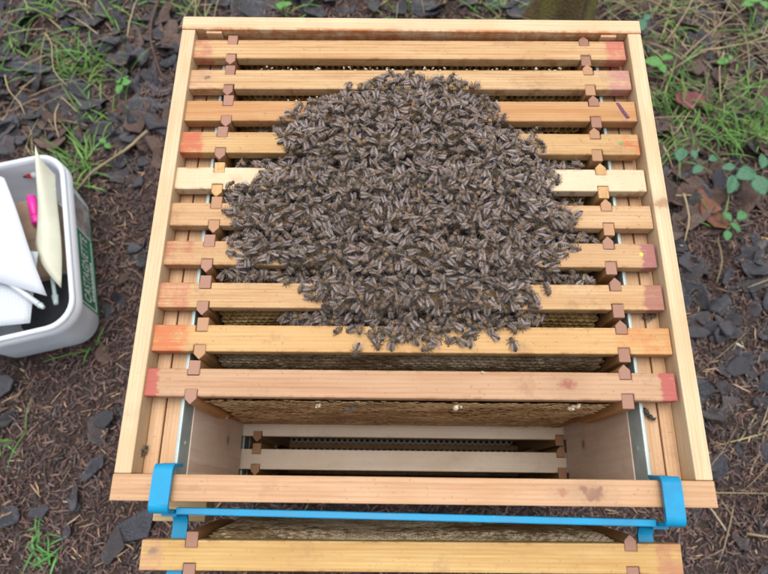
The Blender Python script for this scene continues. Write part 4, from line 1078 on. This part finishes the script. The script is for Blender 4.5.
# ---- small green plants: leaves as parts
def green(name, c): 
    k = NT(name); v = k.objco(True); n = k.noise(v, 9, 4); k.l(k.mix(k.rng(n, .3, .7), tuple(x * .75 for x in c), c), k.p.inputs['Base Color'])
    k.p.inputs['Roughness'].default_value = .5; k.bump(n, .25, .02); return k.m
M_g1 = green('seedling_leaf', (.060, .20, .060)); M_g2 = green('bramble_leaf', (.055, .17, .085)); M_g3 = green('fresh_leaf', (.09, .26, .045)); M_stem = plain('green_stem', (.12, .17, .06), .5)
def green_leaf(g, serr=0.0, wide=.38):
    nu, nv = 10, 4; V = []; F = []
    for i in range(nu + 1):
        u = i / nu; w = wide * math.sin(math.pi * min(1, u * .95 + .03)) ** .8 * (1 + serr * (i % 2))
        for j in range(nv + 1):
            v = (j / nv - .5) * 2; V.append((u, w * v, .16 * abs(v) * w * 1.6 - .20 * u * u + .10 * u + .01 * math.sin(u * 20) * abs(v)))
    w_ = nv + 1; m = len(V); V += [(x, y, z - .012) for x, y, z in V]
    for i in range(nu):
        for j in range(nv):
            q = (i * w_ + j, (i + 1) * w_ + j, (i + 1) * w_ + j + 1, i * w_ + j + 1); F.append(q); F.append(tuple(z + m for z in q)[::-1])
        F.append((i * w_, m + i * w_, m + (i + 1) * w_, (i + 1) * w_)); F.append((i * w_ + nv, (i + 1) * w_ + nv, m + (i + 1) * w_ + nv, m + i * w_ + nv))
    return mesh_np('leaf', V, F, smooth=True)
def plant(name, px, py, leaves, mat, label, z=.035, serr=0.0, wide=.38, group=None):
    """leaves: px, py of the leaf centre, length (m), direction in degrees"""
    x, y = at(px, py, ZG + z); e = empty(name, (x, y, float(gz(x, y))), 0, label, 'plant', group)
    link('stem', tube_mesh('stem', [(0, 0, 0), (.002, .001, z * .6), (0, 0, z)], [.0016, .0013, .001], 6), M_stem, e)
    for (lx, ly, L, d) in leaves:
        X, Y = at(lx, ly, ZG + z); d = R(d); b = (X - math.cos(d) * L / 2 - x, Y - math.sin(d) * L / 2 - y)
        o = link('leaf', green_leaf(g, serr, wide), mat, e); o.location = (b[0], b[1], z + .002); o.rotation_euler = (g.gauss(0, .15), g.gauss(0, .12), d); o.scale = (L, L, L)
        if math.hypot(*b) > .004: link('leaf_stalk', tube_mesh('leaf_stalk', [(0, 0, z - .001), (b[0] * .5, b[1] * .5, z + .001), (b[0], b[1], z + .001)], [.0009, .0008, .0007], 5), M_stem, e)
    return e
plant('seedling', 730, 225, [(725, 218, .020, 120), (740, 217, .024, 35), (734, 229, .022, -35), (725, 237, .019, -105)], M_g1, 'small seedling with four oval green leaves on bare mulch right of the hive')
plant('bramble', 750, 172, [(748, 173, .042, 20), (733, 183, .036, -110), (760, 184, .040, -70), (764, 160, .030, 70), (730, 166, .022, 180)], M_g2, 'bluish green bramble sprig with pointed leaves near the right edge', .045, .10, .34)
plant('weed', 700, 165, [(680, 155, .030, 75), (713, 159, .020, 20), (697, 170, .022, -140), (693, 155, .018, 100)], M_g2, 'low creeping weed with round leaves right of the hive', .03)
plant('weed', 660, 60, [(654, 62, .034, 160), (668, 57, .026, 30), (662, 68, .024, -60)], M_g3, 'bright green broad leaves growing against the back right of the hive', .035, .05)
plant('weed', 641, 24, [(640, 27, .028, -80), (646, 20, .018, 40)], M_g2, 'small dark weed at the back right corner of the hive', .03)
plant('weed', 722, 62, [(722, 63, .022, 10), (730, 58, .014, 60)], M_g3, 'little round leaved weed under the long pale straw', .03)
plant('weed', 122, 84, [(119, 80, .020, 120), (127, 84, .018, 20), (120, 90, .020, -110), (126, 78, .014, 70)], M_g3, 'small bright weed between the green tuft and the twig', .025)
plant('weed', 131, 107, [(129, 107, .012, 160), (134, 107, .012, 10)], M_g3, 'tiny two leaved sprout left of the hive', .015)
plant('weed', 104, 142, [(102, 140, .016, 140), (107, 145, .014, -20)], M_g3, 'tiny sprout just right of the tub top corner', .02)
plant('weed', 282, 4, [(280, 3, .026, 100), (287, 4, .02, 20)], M_g3, 'bright green weed behind the back rail left of centre', .03)
plant('weed', 750, 4, [(752, 4, .03, 30), (745, 8, .024, 190), (760, 10, .02, -60)], M_g3, 'fresh green weed in the top right corner', .03)

# ---- mossy tree behind the hive
k = NT('mossy_bark'); v = k.objco(False); n1 = k.noise(k.scale(v, (1, 1, .35)), 40, 5, .7, .5); n2 = k.noise(v, 9, 4); n3 = k.noise(v, 260, 3)
c = k.mix(k.rng(n1, .35, .65), (.20, .14, .07), (.34, .25, .10)); c = k.mix(k.rng(n2, .38, .62, 0, .85), c, (.30, .30, .035)); c = k.mix(k.rng(n3, .5, .8, 0, .4), c, (.20, .19, .05))
k.l(c, k.p.inputs['Base Color']); k.p.inputs['Roughness'].default_value = .9; k.bump(k.math('ADD', n1, n3), 1.0, .02); M_moss = k.m
tx, ty = at(573, 24, -.40)
tr = empty('mossy_tree', (tx, ty + .07, ZG), 0, 'mossy brown tree trunk standing behind the back rail', 'tree')
V = []; F = []; prof = [(-.03, .076), (.02, .064), (.06, .055), (.11, .046), (.22, .044), (.5, .050), (1.0, .044), (1.7, .034), (2.4, .018)]; n = 28
for (z, r) in prof:
    for q in range(n):
        a = 2 * math.pi * q / n; fl_ = 1 + (.22 * math.exp(-z * 9)) * math.sin(5 * a + .8) + .04 * math.sin(9 * a + z * 7)
        V.append((r * fl_ * math.cos(a) + .02 * z * z, r * fl_ * math.sin(a) + .03 * z, z))
for i in range(len(prof) - 1):
    for q in range(n): F.append((i * n + q, i * n + (q + 1) % n, (i + 1) * n + (q + 1) % n, (i + 1) * n + q))
F.append(tuple((len(prof) - 1) * n + q for q in range(n)))
link('trunk', mesh_np('trunk', V, F, smooth=True), M_moss, tr)
for (z, a, L) in ((1.1, .4, .7), (1.4, 2.6, .6), (1.7, 4.4, .6), (2.0, 1.5, .5), (2.2, 3.4, .45)):
    p0 = Vector((.02 * z * z, .03 * z, z)); d = Vector((math.cos(a), math.sin(a), .7)).normalized()
    link('limb', tube_mesh('limb', [p0, p0 + d * L * .5 + Vector((0, 0, .03)), p0 + d * L + Vector((0, 0, .12))], [.022, .014, .006], 8), M_moss, tr)
